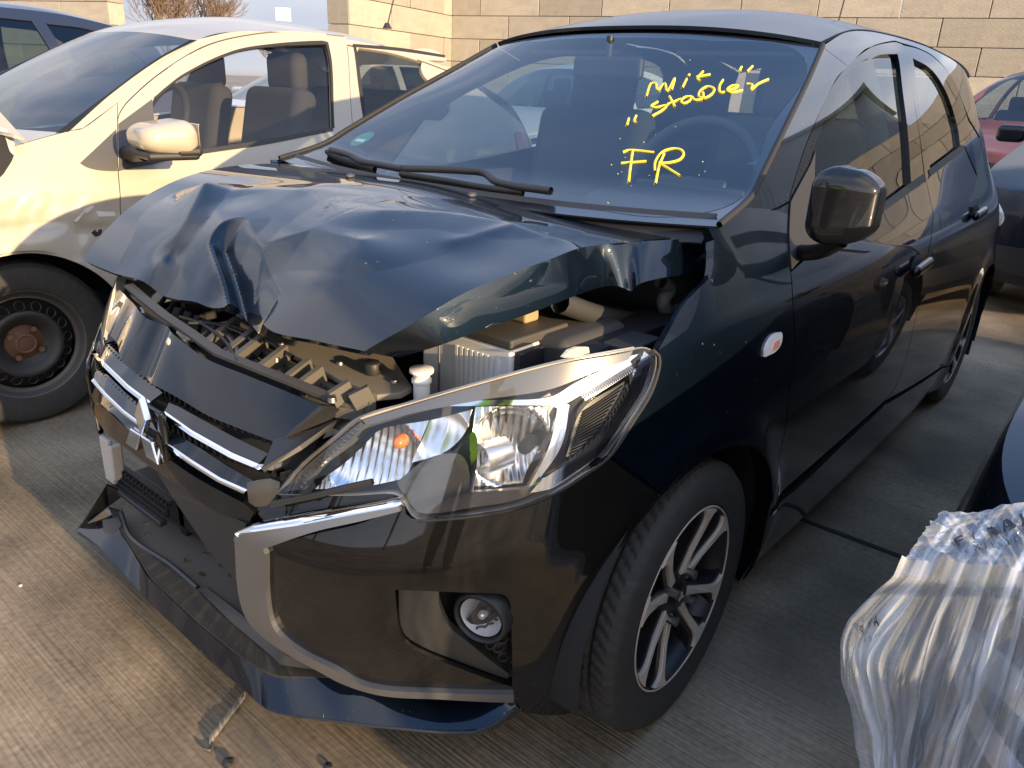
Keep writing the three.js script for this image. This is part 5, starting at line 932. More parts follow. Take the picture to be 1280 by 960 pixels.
function plainWheel(parent, x, z, r, kind) {
  const w = new THREE.Group(); w.name = numberedIn('wheel', parent); w.position.set(x, r, z); if (z > 0) w.rotation.y = Math.PI; parent.add(w);
  obj('tyre', tyreGeo(r, 0.19, 0.005, 96, 48).translate(0, 0, 0.07), tyreMat, w);
  const R = r * 0.67;
  if (kind === 'steel') {
    const sm = std([0.045, 0.042, 0.04], 0.55, 0.4);
    const sh = new THREE.Shape(); sh.absarc(0, 0, R * 0.86, 0, 7, false);
    for (let i = 0; i < 16; i++) { const a = i / 16 * 2 * Math.PI, p = new THREE.Path(); p.absellipse(Math.cos(a) * R * 0.70, Math.sin(a) * R * 0.70, R * 0.085, R * 0.085, 0, 7, true, 0); sh.holes.push(p); }
    const g = new THREE.ExtrudeGeometry(sh, { depth: 0.004, bevelEnabled: true, bevelSize: 0.002, bevelThickness: 0.002, bevelSegments: 1, curveSegments: 48 });
    const p = g.attributes.position; for (let i = 0; i < p.count; i++) { const q = Math.hypot(p.getX(i), p.getY(i)) / R; p.setZ(i, p.getZ(i) + 0.018 - 0.024 * Math.exp(-(((q - 0.56) / 0.13) ** 2)) + 0.02 * sstep(0.45, 0.25, q)); } g.computeVertexNormals();
    obj('steel_disc', g, sm, w);
    const dish = lathe([[R * 0.30, 0.036], [R * 0.36, 0.03], [R * 0.44, 0.012], [R * 0.52, -0.006], [R * 0.60, -0.006], [R * 0.62, 0.004]], 48); dish.rotateX(Math.PI / 2); obj('dish', dish, sm, w);
    const rim = lathe([[R * 0.84, 0.02], [R * 0.88, 0.024], [R * 0.93, 0.01], [R * 0.97, -0.004], [R * 1.0, -0.012], [R * 1.015, -0.004], [R * 1.0, 0.01]], 64); rim.rotateX(Math.PI / 2); obj('rim', rim, std([0.10, 0.09, 0.08], 0.5, 0.5), w);
    const hub = lathe([[0, 0.012], [R * 0.13, 0.012], [R * 0.15, 0.018], [R * 0.22, 0.022], [R * 0.24, 0.03], [R * 0.32, 0.034]], 32); hub.rotateX(Math.PI / 2); obj('hub', hub, std([0.12, 0.065, 0.04], 0.75, 0.3), w);
    const ring = new THREE.TorusGeometry(R * 0.16, 0.005, 6, 30); ring.translate(0, 0, 0.014); obj('hub_ring', ring, std([0.16, 0.08, 0.045], 0.7, 0.3), w);
    for (let k = 0; k < 4; k++) { const n = cyl(0.009, 0.011, 0.02, 6); n.rotateX(Math.PI / 2); const a = k * Math.PI / 2 + 0.6; n.translate(Math.cos(a) * R * 0.29, Math.sin(a) * R * 0.29, 0.022); obj('wheel_nut', n, std([0.18, 0.10, 0.06], 0.6, 0.4), w); }
    const back = new THREE.CircleGeometry(R * 0.9, 40); back.translate(0, 0, 0.07); back.rotateY(0); obj('drum', back, M.dark, w);
  } else {
    const rim = lathe([[R * 0.86, 0.06], [R * 0.9, 0.02], [R * 0.97, -0.004], [R * 1.0, -0.012], [R * 1.01, 0]], 48); rim.rotateX(Math.PI / 2); const am = std([0.4, 0.4, 0.41], 0.3, 0.9); obj('rim', rim, am, w);
    for (let k = 0; k < 5; k++) { const g = bx(R * 0.95, R * 0.16, 0.02, R * 0.5, 0, 0.0, 0.006); g.rotateZ(k * 1.2566 + 0.3); obj('spoke', g, am, w); }
    const back = new THREE.CircleGeometry(R * 0.9, 32); back.translate(0, 0, 0.05); obj('brake_disc', back, M.dark, w);
  }
  return w;
}
// ---- white hatchback on the far side
const cream = phys({ color: col(0.37, 0.33, 0.26), roughness: 0.32, clearcoat: 0.7, clearcoatRoughness: 0.06 });
{
  const dx = 0.334, dz = 2.40;
  const c = makeCar({
    name: 'white_hatchback', label: 'cream white hatchback with a bare steel wheel and a scraped wing, beyond the black hatchback', pos: [dx, 0, dz], paint: cream, rim: 'steel', r: 0.295, hw: 0.84, wb: 2.5, xn: 0.75, seat: std([0.02, 0.02, 0.022], 0.9), mirror: M.dark, glass: M.glass, glassFront: phys({ color: col(0.32, 0.40, 0.44), transmission: 1, thickness: 0, roughness: 0, ior: 1.52 }),
    shoulder: [[0.25, 0.90], [0.0, 0.955], [-0.235, 1.012, 1], [-0.453, 1.144], [-0.847, 1.343], [-1.0, 1.385], [-1.3, 1.405], [-1.8, 1.385], [-2.35, 1.28, 1], [-2.75, 1.12], [-2.95, 0.97, 1]],
    dent: (x, y) => { const e = Math.exp(-(((x + 0.12) / 0.28) ** 2) - (((y - 0.66) / 0.13) ** 2)); return -0.016 * e + 0.012 * e * perlin.noise(x * 9, y * 14, 2) + 0.006 * e * (1 - 2 * Math.abs(perlin.noise(x * 14 + y * 9, y * 6, 5))) - 0.02 * Math.exp(-(((y - 0.72 - 0.1 * x) / 0.012) ** 2)) * e * 0.5; },
    win: [], crown: [0.05, 0.16, 0.07, -0.06],
  });
  const { t, S } = c, off = V(dx, 0, dz), W = new Skin((a, b) => S.pt(a, b).add(off), S.dom, 1); W.sx = S.sx;
  // its near side is rebuilt from panels with real gaps and windows
  const near = t.children.filter((k) => k.name.startsWith('body_side'))[0]; t.remove(near);
  for (const k of t.children.filter((q) => q.name.startsWith('door_handle') || q.name.startsWith('door_mirror'))) t.remove(k);
  const O3 = (p, s = 0.02) => outline(W, p, s), add = (name, pts, m, o = {}, label) => obj(name, panel(S, O3(pts), { thick: 0.014, step: 0.03, ...o }), m, t, label);
  const top = (x0, x1, n = 8) => { const a0 = S.sx(x0), a1 = S.sx(x1); const q = c.sh.filter(([a]) => a > Math.min(a0, a1) && a < Math.max(a0, a1)); const k = Math.max(1, Math.floor(q.length / n)); return q.filter((_, i) => i % k === 0).map(([a, b]) => ({ a, b })); };
  const end = S.s[S.s.length - 1], seam = [[147, 152, 1], [147, 175], [147, 205], [150, 240], [153, 275], { x: -0.42, y: 0.5 }, { x: -0.42, y: 0.22, c: 1 }];
  const noseTop = c.sh.filter(([a]) => a < S.sx(-0.2)).map(([a, b]) => ({ a, b }));
  add('wing', [...noseTop.map((p, i) => ({ ...p, c: i === 0 })), [88, 163, 1], [104, 160], [147, 128, 1], ...seam, ...arc(0, 0.295, 0.335, 195, -12, 18), { a: S.s[4], b: 0.2, c: 1 }, { a: 0, b: 0.2, c: 1 }], cream, { gap: 0.0015 }, 'scraped and dented front wing');
  const doorTop = [[147, 152, 1], [149, 143], [160, 127], [200, 92], [252, 60], [300, 46], [360, 40], [432, 46, 1]];
  const g1 = [[192, 146, 1], [192, 124], [230, 94], [290, 66], [340, 57], [400, 53], [408, 54, 1], [413, 80], [416, 160, 1], [330, 176], [248, 188], [196, 197, 1]];
  const back = [[432, 46, 1], [437, 100], [441, 170], { x: -1.345, y: 0.7 }, { x: -1.33, y: 0.22, c: 1 }];
  const door = O3([...doorTop, ...back.slice(1), { x: -0.42, y: 0.22, c: 1 }, { x: -0.42, y: 0.5 }, ...seam.slice(1, 5).reverse()]);
  const win1 = O3(g1);
  obj('front_door', panel(S, withHole(inset(door, 0.0015), win1), { thick: 0.02, step: 0.03 }), cream, t);
  obj('front_side_window', panel(S, inset(win1, -0.006), { thick: 0, off: -0.012, step: 0.05 }), M.glass, t);
  const rearWinPts = [[443, 57, 1], [500, 62], [556, 71], { x: -2.05, y: 1.29 }, { x: -2.2, y: 1.12 }, { x: -2.1, y: 1.04, c: 1 }, [456, 148, 1], [449, 100]];
  const rear = O3([[432, 46, 1], { x: -1.5, y: 1.385 }, { x: -1.9, y: 1.35 }, { x: -2.35, y: 1.26, c: 1 }, { a: S.sx(-2.95), b: 0.97 }, { a: end, b: 0.93, c: 1 }, { a: end, b: 0.25, c: 1 }, { a: S.sx(-2.9), b: 0.24, c: 1 }, ...arc(-2.5, 0.295, 0.335, 190, -12, 18), ...[...back].reverse().map((p) => (p.c && p.y === 0.22 ? { ...p } : p)).slice(0, -1)]);
  const win2 = O3(rearWinPts);
  obj('rear_side', panel(S, withHole(inset(rear, 0.0015), win2), { thick: 0.02, step: 0.04 }), cream, t);
  obj('rear_side_window', panel(S, inset(win2, -0.006), { thick: 0, off: -0.012, step: 0.06 }), M.glass, t);
  add('cant_rail', [[147, 128, 1], [200, 78], [245, 51, 1], ...top(-0.86, -2.3).map((p) => ({ a: p.a, b: p.b })), { x: -2.35, y: 1.265, c: 1 }, { x: -1.9, y: 1.355 }, { x: -1.5, y: 1.39 }, [432, 45, 1], [360, 39], [300, 45], [252, 59], [200, 91], [160, 126], [149, 142], [147, 150, 1]], cream, { gap: 0.0008 });
  add('pillar', [[88, 163, 1], [140, 116], [200, 73], [245, 51, 1], [200, 78], [147, 128, 1], [104, 160, 1]], cream, { off: 0.001 });
  add('windscreen_edge', [[86, 165, 1], [140, 117], [200, 74], [245, 51, 1], [238, 50, 1], [192, 76], [130, 121], [70, 166, 1]], M.gloss, { off: 0.004, thick: 0.006 });
  add('mirror_sail', [[100, 204, 1], [145, 162, 1], [146, 212], [146, 214, 1], [124, 213], [108, 209]], M.plasticGrey, { off: 0.004 });
  add('mirror_sail', [[148, 155, 1], [190, 124, 1], [192, 148], [196, 198, 1], [225, 196], [148, 214, 1]], M.plasticGrey, { off: 0.004 });
  add('belt_trim', [[196, 196, 1], [250, 187], [330, 175], [416, 159, 1], [416, 164, 1], [330, 181], [250, 193], [225, 198], [196, 202, 1]], M.plastic, { off: 0.003, thick: 0.008 });
  add('window_seal', [[192, 122, 1], [230, 92], [290, 64], [340, 55], [402, 51], [410, 53, 1], [415, 80], [418, 160, 1], [415.5, 160, 1], [412, 80], [407, 55.5, 1], [340, 58.5], [290, 67.5], [230, 95.5], [193, 125, 1]], M.rubber, { off: 0.002, thick: 0.008 });
  add('window_seal', [[441, 55, 1], [500, 60], [556, 69, 1], [556, 72, 1], [500, 64], [445, 59, 1], [451, 100], [458, 148, 1], [454, 148, 1], [447, 100]], M.rubber, { off: 0.002, thick: 0.008 });
  // far side gets its window opening too
  const far = t.children.find((k) => k.name.startsWith('body_side')); t.remove(far);
  const fs = outline(S, [...c.sh.map(([a, b]) => ({ a, b, c: 1 })), { a: end, b: 0.25, c: 1 }, { x: -2.9, y: 0.24, c: 1 }, { x: -2.2, y: 0.2 }, { x: -0.5, y: 0.2 }, { a: 0, b: 0.2, c: 1 }], 0.04);
  obj('body_side', panel(c.SM, withHole(withHole(fs, win1), win2), { thick: 0.02, step: 0.05 }), cream, t);
  for (const w of [win1, win2]) obj('far_side_window', panel(c.SM, inset(w, -0.006), { thick: 0, off: -0.012, step: 0.08 }), M.glass, t);
  // mirror with its dark lower half
  const mc = on(203, 172, 2, 1.43).sub(off);
  const mg = new RoundedBoxGeometry(0.20, 0.125, 0.22, 6, 0.055); mg.deleteAttribute('normal'); mg.deleteAttribute('uv'); const mm = mergeVertices(mg); { const p = mm.attributes.position; for (let i = 0; i < p.count; i++) { const x = p.getX(i); p.setY(i, p.getY(i) * mix(0.72, 1.05, sstep(0.1, -0.1, x))); } mm.computeVertexNormals(); }
  const mir = shade(new THREE.Mesh(mm, cream)); mir.name = 'door_mirror'; mir.position.copy(mc); mir.rotation.y = -0.15; t.add(mir);
  obj('mirror_foot', [bx(0.18, 0.03, 0.19, -0.005, -0.056, 0, 0.014), bx(0.09, 0.035, 0.16, -0.06, -0.042, -0.02, 0.016), tube([V(0.05, -0.055, 0.06), V(0.06, -0.065, 0.14), V(0.07, -0.07, 0.2)], 0.03, 8, 10)], M.plastic, mir);
  obj('mirror_glass', bx(0.005, 0.09, 0.17, -0.101, 0.005, 0, 0.002), std([0.8, 0.8, 0.82], 0.03, 1), mir);
  // aerial, scrapes, raised bonnet corner, arch liner
  const ap = on(484, 34, 2, dz).sub(off), ag = tube([ap, ap.clone().add(V(-0.03, 0.09, 0)), ap.clone().add(V(-0.16, 0.42, 0))], 0.004, 8, 6); obj('aerial', [ag, (() => { const g = cyl(0.012, 0.028, 0.03, 12); g.translate(ap.x, ap.y + 0.008, ap.z); return g; })()], M.plastic, t);
  const li = new THREE.CylinderGeometry(0.34, 0.34, 0.4, 40, 1, true, 0, Math.PI * 1.3); li.rotateX(Math.PI / 2); li.rotateZ(-Math.PI * 0.15 - Math.PI / 2 + Math.PI / 2); li.translate(0, 0.30, -0.62); obj('arch_liner', li, std([0.03, 0.026, 0.022], 0.85), t);
  const lc = new THREE.CircleGeometry(0.3, 30); lc.translate(0, 0.31, -0.45); obj('arch_wall', lc, std([0.05, 0.042, 0.034], 0.85), t);
  obj('bonnet_corner', band([on(-30, 120, 2, 1.9), on(0, 140, 2, 1.75), on(32, 175, 2, 1.62)].map((p) => p.sub(off)), [on(-60, 150, 2, 1.9), on(-20, 160, 2, 1.75), on(18, 168, 2, 1.62)].map((p) => p.sub(off)), 0.012), cream, t);
  add('lamp_opening', [[-20, 160, 1], [0, 163], [14, 180], [17, 195], [8, 212], [0, 222], [-20, 230, 1]], M.dark, { off: 0.003, thick: 0.01 });
  add('lamp_surround', [[0, 160, 1], [14, 166], [18, 185], [18, 196, 1], [12, 190], [6, 172], [0, 166, 1]], std([0.4, 0.39, 0.36], 0.4), { off: 0.006, thick: 0.01 });
  const scr = std([0.55, 0.52, 0.47], 0.75); for (const [u0, v0, u1, v1, w] of [[104, 262, 116, 256, 5], [120, 264, 143, 265, 7], [92, 276, 106, 262, 2]]) add('scrape', [[u0, v0, 1], [u1, v1, 1], [u1 + 1, v1 + w * 0.7, 1], [u0 + 4, v0 + w, 1]], scr, { off: 0.0015, thick: 0.001, step: 0.02 });
  add('side_opening', [[114, 291, 1], [121, 286], [128, 287], [127, 292], [119, 296]], M.dark, { off: 0.002, thick: 0.004 });
}
// ---- cars farther back
makeCar({ name: 'dark_estate', label: 'dark blue estate car with roof rails, behind the white hatchback at the left', noTail: 1, pos: [0.95, 0, 6.4], turn: 0, paint: paintOf([0.012, 0.013, 0.022]), glass: M.glassTint, hw: 0.9, xn: 0.9, xt: -3.7, wb: 2.7, r: 0.33,
  shoulder: [[0.2, 0.98], [-0.15, 1.06], [-0.32, 1.10, 1], [-0.7, 1.33], [-1.05, 1.53], [-1.3, 1.60], [-1.9, 1.63], [-2.6, 1.62], [-3.2, 1.53, 1], [-3.45, 1.3], [-3.55, 1.0, 1]],
  win: [[[-0.62, 1.12, 1], [-0.9, 1.33], [-1.12, 1.48], [-1.4, 1.54, 1], [-1.42, 1.12, 1]], [[-1.5, 1.12, 1], [-1.48, 1.55, 1], [-1.9, 1.56], [-2.35, 1.55, 1], [-2.45, 1.12, 1]], [[-2.53, 1.14, 1], [-2.45, 1.54, 1], [-2.85, 1.50], [-3.15, 1.3], [-3.1, 1.2, 1]]] });
makeCar({ name: 'silver_car', label: 'silver car showing only its roof, between the wall and the white hatchback', pos: [-6.2, 0, 4.9], turn: 0.05, paint: paintOf([0.5, 0.5, 0.5], 0.3), hw: 0.86, shoulder: DEF.shoulder.map(([x, y, c]) => [x, y + (y > 1 ? 0.06 : 0), c]), win: [[[-0.62, 1.0, 1], [-0.9, 1.2], [-1.12, 1.355], [-1.4, 1.385, 1], [-1.42, 1.0, 1]], [[-1.5, 1.0, 1], [-1.48, 1.39, 1], [-1.9, 1.39], [-2.2, 1.34, 1], [-2.34, 1.02, 1]]] });
makeCar({ name: 'pale_car', label: 'pale grey car seen through the windows of the white hatchback', pos: [-2.9, 0, 5.5], turn: 0.03, paint: paintOf([0.45, 0.45, 0.43], 0.35) });
makeCar({ name: 'red_car', label: 'faded red saloon facing us in front of the block wall', pos: [-9.0, 0, 0.42], turn: -0.22, paint: paintOf([0.16, 0.045, 0.038], 0.6, { clearcoat: 0.25, clearcoatRoughness: 0.2 }), glassFront: M.glass, shoulder: DEF.shoulder.map(([x, y, c]) => [x, y > 0.95 ? y + 0.32 * (y - 0.75) : y, c]), win: DEF.win.map((w) => w.map(([x, y, c]) => [x, y + 0.3 * (y - 0.75), c])) });
makeCar({ name: 'blue_car', label: 'dark blue car with a scuffed bumper parked behind the black hatchback', pos: [-4.95, 0, -1.12], turn: -0.06, shroud: 0.07, paint: paintOf([0.008, 0.01, 0.016], 0.5, { specularIntensity: 0.2, clearcoat: 0.6 }), lamp: [[0.55, 0.54], [0.85, 0.55], [1.15, 0.63], [1.34, 0.76, 1], [1.05, 0.765], [0.7, 0.71]] });

// ================================================================== film-wrapped car on the right, small things, the photographer
{
  const c = makeCar({ name: 'wrapped_car', label: 'black car whose front corner is wrapped in clear printed film, at the lower right', pos: [-0.18, 0, -2.03], paint: M.paint, hw: 0.84, xn: 0.79, noMirror: 1, lamp: [[0.5, 0.6], [0.7, 0.6], [0.82, 0.64], [0.82, 0.69], [0.6, 0.685]],
    nose: [[0, 0.785], [0.45, 0.785], [0.75, 0.80]], shoulder: [[0.15, 0.875], [-0.15, 0.935], [-0.32, 0.975, 1], [-0.65, 1.16], [-1.0, 1.345], [-1.25, 1.395], [-1.7, 1.41], [-2.2, 1.38], [-2.62, 1.30, 1], [-2.85, 1.1], [-2.98, 0.95, 1]] });
  void c;
  makeCar({ name: 'parked_car', label: 'dark car parked on the other side of the wrapped car, out of the picture', pos: [-0.25, 0, -4.6], paint: M.paint, hw: 0.84, xn: 0.80 });
  const film = thing('plastic_film', 'crumpled clear packing film with grey print, draped over the car front at the lower right', 'film');
  // the sheet: u runs along the bonnet's edge (from the corner near us to the middle of that car), v from the bonnet down the front
  const edgeP = (u) => V(0.460 - 0.30 * u + 0.85 * u * u - 0.2 * u * u * u, 0.79 + 0.10 * u - 0.08 * u * u, -1.232 - 0.62 * u);
  const zEdge = new Spline([0, 0.18, 0.3, 0.45, 0.7, 1.15], [0, 0.030, 0.010, -0.022, -0.045, -0.07]);
  const pt = (u, v) => {
    const e = edgeP(u), n1 = fbm(u * 9, v * 2.2, 5.1, 4), n2 = fbm(u * 26, v * 1.6, 1.7, 3), n3 = fbm(u * 60, v * 2.5, 8.3, 2);
    let p;
    if (v < 0) {   // on the bonnet
      const k = -v; p = e.clone().add(V(-(0.065 + 0.22 * u) * k, (0.028 + 0.06 * u) * k, -0.012 * k));
      const dg = u * 15 + k * 1.6; p.y += 0.009 + 0.008 * n1 + 0.005 * (1 - 2 * Math.abs(fbm(dg, k * 0.7, 2.2, 3) * 1.7)) + 0.002 * (1 - 2 * Math.abs(fbm(dg * 2.6, k * 1, 4.2, 2) * 1.7)); p.x += 0.006 * n2;
    } else {       // hanging down the front
      const rg = (q) => 1 - 2 * Math.abs(q); const bulge = Math.sin(Math.min(1, v * 1.2) * Math.PI) * 0.018;
      p = e.clone().add(V(bulge * 0.6 + 0.01, -0.52 * v, 0));
      const pleat = Math.min(1, v * 5);
      p.x += pleat * (0.034 * n1 + 0.020 * rg(n2 * 1.5) + 0.006 * rg(n3 * 1.8) * sstep(-0.1, 0.25, fbm(u * 20, v * 3, 9, 2)) + 0.0035 * rg(fbm(u * 150, v * 3, 3, 2) * 1.6)); p.z += pleat * (0.014 * n2 + 0.010 * n3 + 0.016 * n1);
    }
    // the free corner that sticks out towards the black hatchback
    const vv = Math.max(0, v), f = Math.exp(-((u / 0.06) ** 2)); p.z += f * zEdge.at(Math.min(1.15, vv)) + Math.exp(-((u / 0.03) ** 2)) * 0.006 * fbm(v * 12, 3.1, 1, 3);
    return p;
  };
  const milk = pixelTex(512, (u, v) => { const f = 0.84 - 0.75 * Math.max(0, fbm(u * 90, v * 3.2, 4.4, 4) + 0.06 + 0.25 * fbm(u * 14, v * 5, 2.2, 3)); return [f, f, f]; });
  const nu = 420, nv = 220, pos = [], uv = [], id = [];
  for (let j = 0; j <= nv; j++) for (let i = 0; i <= nu; i++) { const u = i / nu, v = mix(-1, 1.15, j / nv); let uu = 0.12 * u + 0.88 * u ** 2.6; const cut = 0.03 * fbm(uu * 14, 1, 1, 4); const p = pt(uu, j === 0 ? v + cut : v); pos.push(p.x, p.y, p.z); uv.push(uu, (v + 1) / 2.15); }
  for (let j = 0; j < nv; j++) for (let i = 0; i < nu; i++) { const k = j * (nu + 1) + i; id.push(k, k + 1, k + nu + 1, k + 1, k + nu + 2, k + nu + 1); }
  const g = new THREE.BufferGeometry(); g.setAttribute('position', new THREE.Float32BufferAttribute(pos, 3)); g.setAttribute('uv', new THREE.Float32BufferAttribute(uv, 2)); g.setIndex(id); g.computeVertexNormals();
  obj('film_sheet', g, phys({ color: col(0.90, 0.94, 1.0), transmission: 1, transmissionMap: milk, thickness: 0, roughness: 0.05, ior: 1.6, clearcoat: 1, clearcoatRoughness: 0.02, side: THREE.DoubleSide }), film);
  // grey print on the film
  const FS = new Skin(pt, [0, 0.4, -1, 1.1], 1); if (FS.nrm(0.1, 0.4).x < 0) FS.sgn = -1;
  const hitF = (u, v) => { let best = 1e9, r = [0, 0]; for (let i = 0; i <= 160; i++) for (let j = 0; j <= 210; j++) { const a = 0.32 * i / 160, b = mix(-1, 1, j / 210), q = project(pt(a, b)), d = (q[0] - u) ** 2 + (q[1] - v) ** 2; if (d < best) { best = d; r = [a, b]; } } return r; };
  const print = (str, small, quad) => {
    const t = canvasTex(512, 256, (q, w, h) => { q.clearRect(0, 0, w, h); q.fillStyle = '#2b2d33'; q.font = 'bold 120px sans-serif'; q.textBaseline = 'top'; const dx = w / str.length; [...str].forEach((ch, i) => q.fillText(ch, i * dx + 8, 8)); q.font = '58px sans-serif'; const d2 = (w - 40) / small.length; [...small].forEach((ch, i) => q.fillText(ch, 40 + i * d2, 168)); });
    const [A, B, C, D] = quad.map((p) => hitF(...p)), P = [], U = [], I = [], n = 60, m = 24;
    for (let j = 0; j <= m; j++) for (let i = 0; i <= n; i++) { const s = i / n, q = j / m, a = mix(mix(A[0], B[0], s), mix(C[0], D[0], s), q), b = mix(mix(A[1], B[1], s), mix(C[1], D[1], s), q), p = pt(a, b).addScaledVector(FS.nrm(a, b), 0.004); if (FS.nrm(a, b).dot(CAM.p.clone().sub(p)) < 0) p.addScaledVector(FS.nrm(a, b), -0.008); P.push(p.x, p.y, p.z); U.push(s, 1 - q); }
    for (let j = 0; j < m; j++) for (let i = 0; i < n; i++) { const k = j * (n + 1) + i; I.push(k, k + n + 1, k + 1, k + 1, k + n + 1, k + n + 2); }
    const q = new THREE.BufferGeometry(); q.setAttribute('position', new THREE.Float32BufferAttribute(P, 3)); q.setAttribute('uv', new THREE.Float32BufferAttribute(U, 2)); q.setIndex(I); q.computeVertexNormals();
    obj('print', q, std([1, 1, 1], 0.6, 0, { map: t, transparent: true, alphaTest: 0.4, side: THREE.DoubleSide }), film);
  };
  print('FINAL', 'EXTERIORS', [[1186, 672], [1290, 632], [1200, 712], [1300, 684]]);
  print('RMA', 'PRODU', [[1071, 778], [1104, 762], [1078, 812], [1108, 798]]);
}
// broken strip of trim on the ground with its crumbs
{
  const a = on(265, 925, 1, 0.012), b = on(309, 864, 1, 0.02), t = thing('broken_strip', 'dirty broken strip of black plastic lying in front of the bumper lip', 'debris', [a.x, 0, a.z]);
  const n = 26, A = [], B = [], C = []; seed = 55;
  for (let i = 0; i < n; i++) { const p = a.clone().lerp(b, i / (n - 1)).sub(V(a.x, 0, a.z)), w = 0.008 + 0.003 * rnd(); A.push(p.clone().add(V(0.006 + 0.004 * rnd(), 0.004 - p.y, 0.0))); B.push(p.clone().add(V(0, 0.007 + 0.002 * Math.sin(i * 0.25) + 0.004 * rnd() - p.y, w))); C.push(p.clone().add(V(-0.012, 0.002 - p.y, w + 0.01))); }
  obj('strip', band(A, C, 0.003, [B]), std([1, 1, 1], 0.85, 0, { map: pixelTex(128, (u, v) => { const k = 0.2 + 0.3 * Math.max(-0.3, fbm(u * 14, v * 14, 1, 4)); return [k * 1.1, k, k * 0.85]; }) }), t);
  obj('hook', tube([V(0.0, 0.004, 0.0), V(0.012, 0.004, -0.012), V(0.02, 0.008, -0.004)], 0.004, 8, 5), M.plasticGrey, t);
  for (const [u, v, r, lab] of [[285, 953, 0.012, 'dark crumb of broken plastic on the ground below the strip'], [410, 957, 0.009, 'dark chip of broken plastic on the ground at the lower edge'], [26, 731, 0.005, 'tiny pale crumb on the concrete at the far left']]) {
    const p = on(u, v, 1, 0.004), k = thing('plastic_crumb', lab, 'debris', [p.x, 0, p.z]), g = new THREE.IcosahedronGeometry(r, 1), q = g.attributes.position; for (let i = 0; i < q.count; i++) { const s = 1 + 0.3 * perlin.noise(q.getX(i) * 90, q.getY(i) * 90, q.getZ(i) * 90); q.setXYZ(i, q.getX(i) * s, q.getY(i) * s * 0.6, q.getZ(i) * s); } g.translate(0, r * 0.4, 0); g.computeVertexNormals(); obj('crumb', g, r < 0.006 ? std([0.6, 0.55, 0.4], 0.8) : M.plastic, k);
  }
}
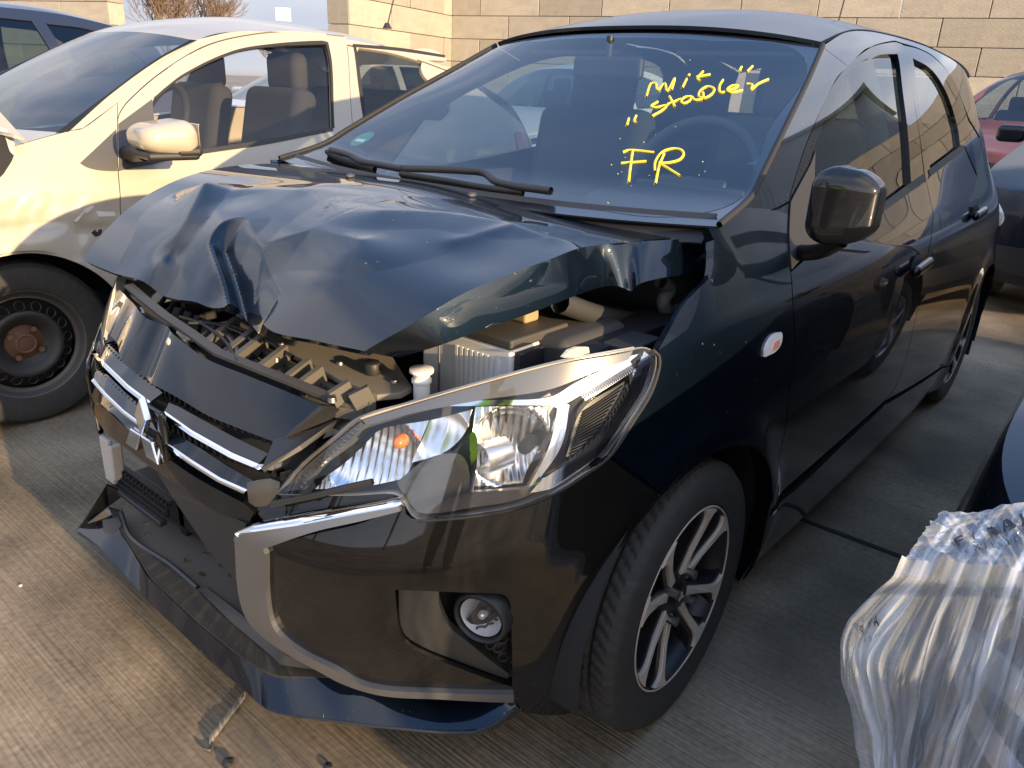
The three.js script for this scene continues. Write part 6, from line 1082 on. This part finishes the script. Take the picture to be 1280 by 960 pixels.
// the photographer, standing behind the camera: seen only mirrored in the black paint
{
  const t = thing('person', 'person in a lime safety jacket holding up a phone, mirrored in the black paint', 'person', [1.72, 0, -1.62]);
  const yaw = Math.atan2(-CAM.f.z, CAM.f.x); t.rotation.y = yaw;   // local +x looks where the camera looks
  const ph = CAM.p.clone().addScaledVector(CAM.f, -0.03).sub(V(1.72, 0, -1.62)).applyAxisAngle(V(0, 1, 0), -yaw);
  const blob = (bones, lo, hi, res, grow = 0, k = 0.035) => {
    const mc = new MarchingCubes(res, M.dark, false, false, 400000), f = mc.field, S = Math.max(hi.x - lo.x, hi.y - lo.y, hi.z - lo.z) / 2, C = lo.clone().add(hi).multiplyScalar(0.5);
    const B = bones.map(([a, b, r1, r2]) => ({ a, ab: b.clone().sub(a), q: b.distanceToSquared(a) + 1e-9, r1, r2 }));
    for (let z = 0; z < res; z++) for (let y = 0; y < res; y++) for (let x = 0; x < res; x++) {
      const p = V((x - res / 2) / (res / 2) * S + C.x, (y - res / 2) / (res / 2) * S + C.y, (z - res / 2) / (res / 2) * S + C.z); let d = 9;
      for (const b of B) { const ux = p.x - b.a.x, uy = p.y - b.a.y, uz = p.z - b.a.z, h = Math.min(1, Math.max(0, (ux * b.ab.x + uy * b.ab.y + uz * b.ab.z) / b.q)); const e = Math.hypot(ux - b.ab.x * h, uy - b.ab.y * h, uz - b.ab.z * h) - mix(b.r1, b.r2, h) - grow; const m = Math.max(k - Math.abs(d - e), 0) / k; d = Math.min(d, e) - m * m * k / 4; }
      f[x + y * res + z * res * res] = -d;
    }
    mc.isolation = 0; mc.update(); const n = mc.count, g = new THREE.BufferGeometry();
    g.setAttribute('position', new THREE.Float32BufferAttribute(mc.positionArray.slice(0, n * 3), 3)); g.setAttribute('normal', new THREE.Float32BufferAttribute(mc.normalArray.slice(0, n * 3), 3)); g.scale(S, S, S); g.translate(C.x, C.y, C.z); return g;
  };
  const sh = (s) => V(0.02, 1.42, s * 0.19), el = (s) => V(0.14, 1.15, s * 0.24), wr = (s) => V(ph.x - 0.07, ph.y - 0.03, ph.z + s * 0.09);
  const torso = [[V(0, 0.98, 0), V(0, 1.2, 0), 0.15, 0.145], [V(0, 1.2, 0), V(0, 1.38, 0), 0.15, 0.13], [V(0, 1.38, -0.1), V(0, 1.38, 0.1), 0.1, 0.1], [V(0, 0.98, -0.06), V(0, 0.98, 0.06), 0.12, 0.12]];
  const arms = [-1, 1].flatMap((s) => [[sh(s), el(s), 0.06, 0.048], [el(s), wr(s), 0.046, 0.03]]);
  const legs = [-1, 1].flatMap((s) => [[V(0, 0.94, s * 0.09), V(0.02, 0.5, s * 0.11), 0.09, 0.062], [V(0.02, 0.5, s * 0.11), V(-0.01, 0.09, s * 0.12), 0.06, 0.042]]);
  const hands = [-1, 1].flatMap((s) => { const w = wr(s), pc = w.clone().add(V(0.05, 0.01, -s * 0.02)); const L = [[w, pc, 0.026, 0.034]]; for (let i = 0; i < 4; i++) { const b = pc.clone().add(V(0.03, 0.03 - i * 0.02, 0)), m = b.clone().add(V(0.02, 0.0, -s * 0.025)); L.push([b, m, 0.009, 0.0085], [m, m.clone().add(V(-0.008, 0, -s * 0.02)), 0.0085, 0.0075]); } L.push([pc, pc.clone().add(V(-0.01, 0.035, -s * 0.03)), 0.011, 0.009]); return L; });
  const head = [[V(0.03, 1.48, 0), V(0.035, 1.55, 0), 0.055, 0.055], [V(0.03, 1.67, 0), V(0.05, 1.62, 0), 0.096, 0.085], [V(0.12, 1.645, 0), V(0.14, 1.62, 0), 0.012, 0.016], [V(0.03, 1.64, -0.09), V(0.03, 1.66, -0.095), 0.016, 0.02], [V(0.03, 1.64, 0.09), V(0.03, 1.66, 0.095), 0.016, 0.02]];
  const feet = [-1, 1].map((s) => [V(-0.04, 0.05, s * 0.12), V(0.15, 0.04, s * 0.14), 0.05, 0.04]);
  const lo = V(-0.35, -0.02, -0.5), hi = V(0.55, 1.86, 0.5);
  const skin = std([0.5, 0.3, 0.21], 0.6);
  const body = obj('body', blob([...torso, ...arms, ...legs, ...hands, ...head], lo, hi, 120, -0.006, 0.02), skin, t);
  obj('safety_jacket', blob([...torso, ...arms], lo, hi, 76, 0.018), std([0.36, 0.62, 0.03], 0.7), body);
  obj('trousers', blob([...legs, torso[3]], lo, hi, 76, 0.016), std([0.02, 0.022, 0.03], 0.85), body);
  obj('shoes', blob(feet, lo, hi, 76, 0.0), M.rubber, body);
  const hair = sph(0.104, 20); hair.scale(1, 0.85, 0.95); hair.translate(0.005, 1.70, 0); obj('hair', hair, std([0.03, 0.02, 0.012], 0.8), body);
  const pg = bx(0.009, 0.075, 0.15, 0, 0, 0, 0.006); pg.translate(ph.x - 0.03, ph.y, ph.z);
  const w0 = V(1.72, 0, -1.62).add(V(ph.x - 0.03, 0, ph.z).applyAxisAngle(V(0, 1, 0), yaw));
  const phone = thing('phone', 'dark phone held up by the person in the lime jacket', 'phone', [w0.x, ph.y, w0.z], yaw); obj('case', bx(0.009, 0.075, 0.15, 0, 0, 0, 0.004), M.gloss, phone); obj('camera_bump', bx(0.004, 0.028, 0.028, 0.006, 0.018, 0.045, 0.002), M.gloss, phone);
}

renderer.render(scene, camera);
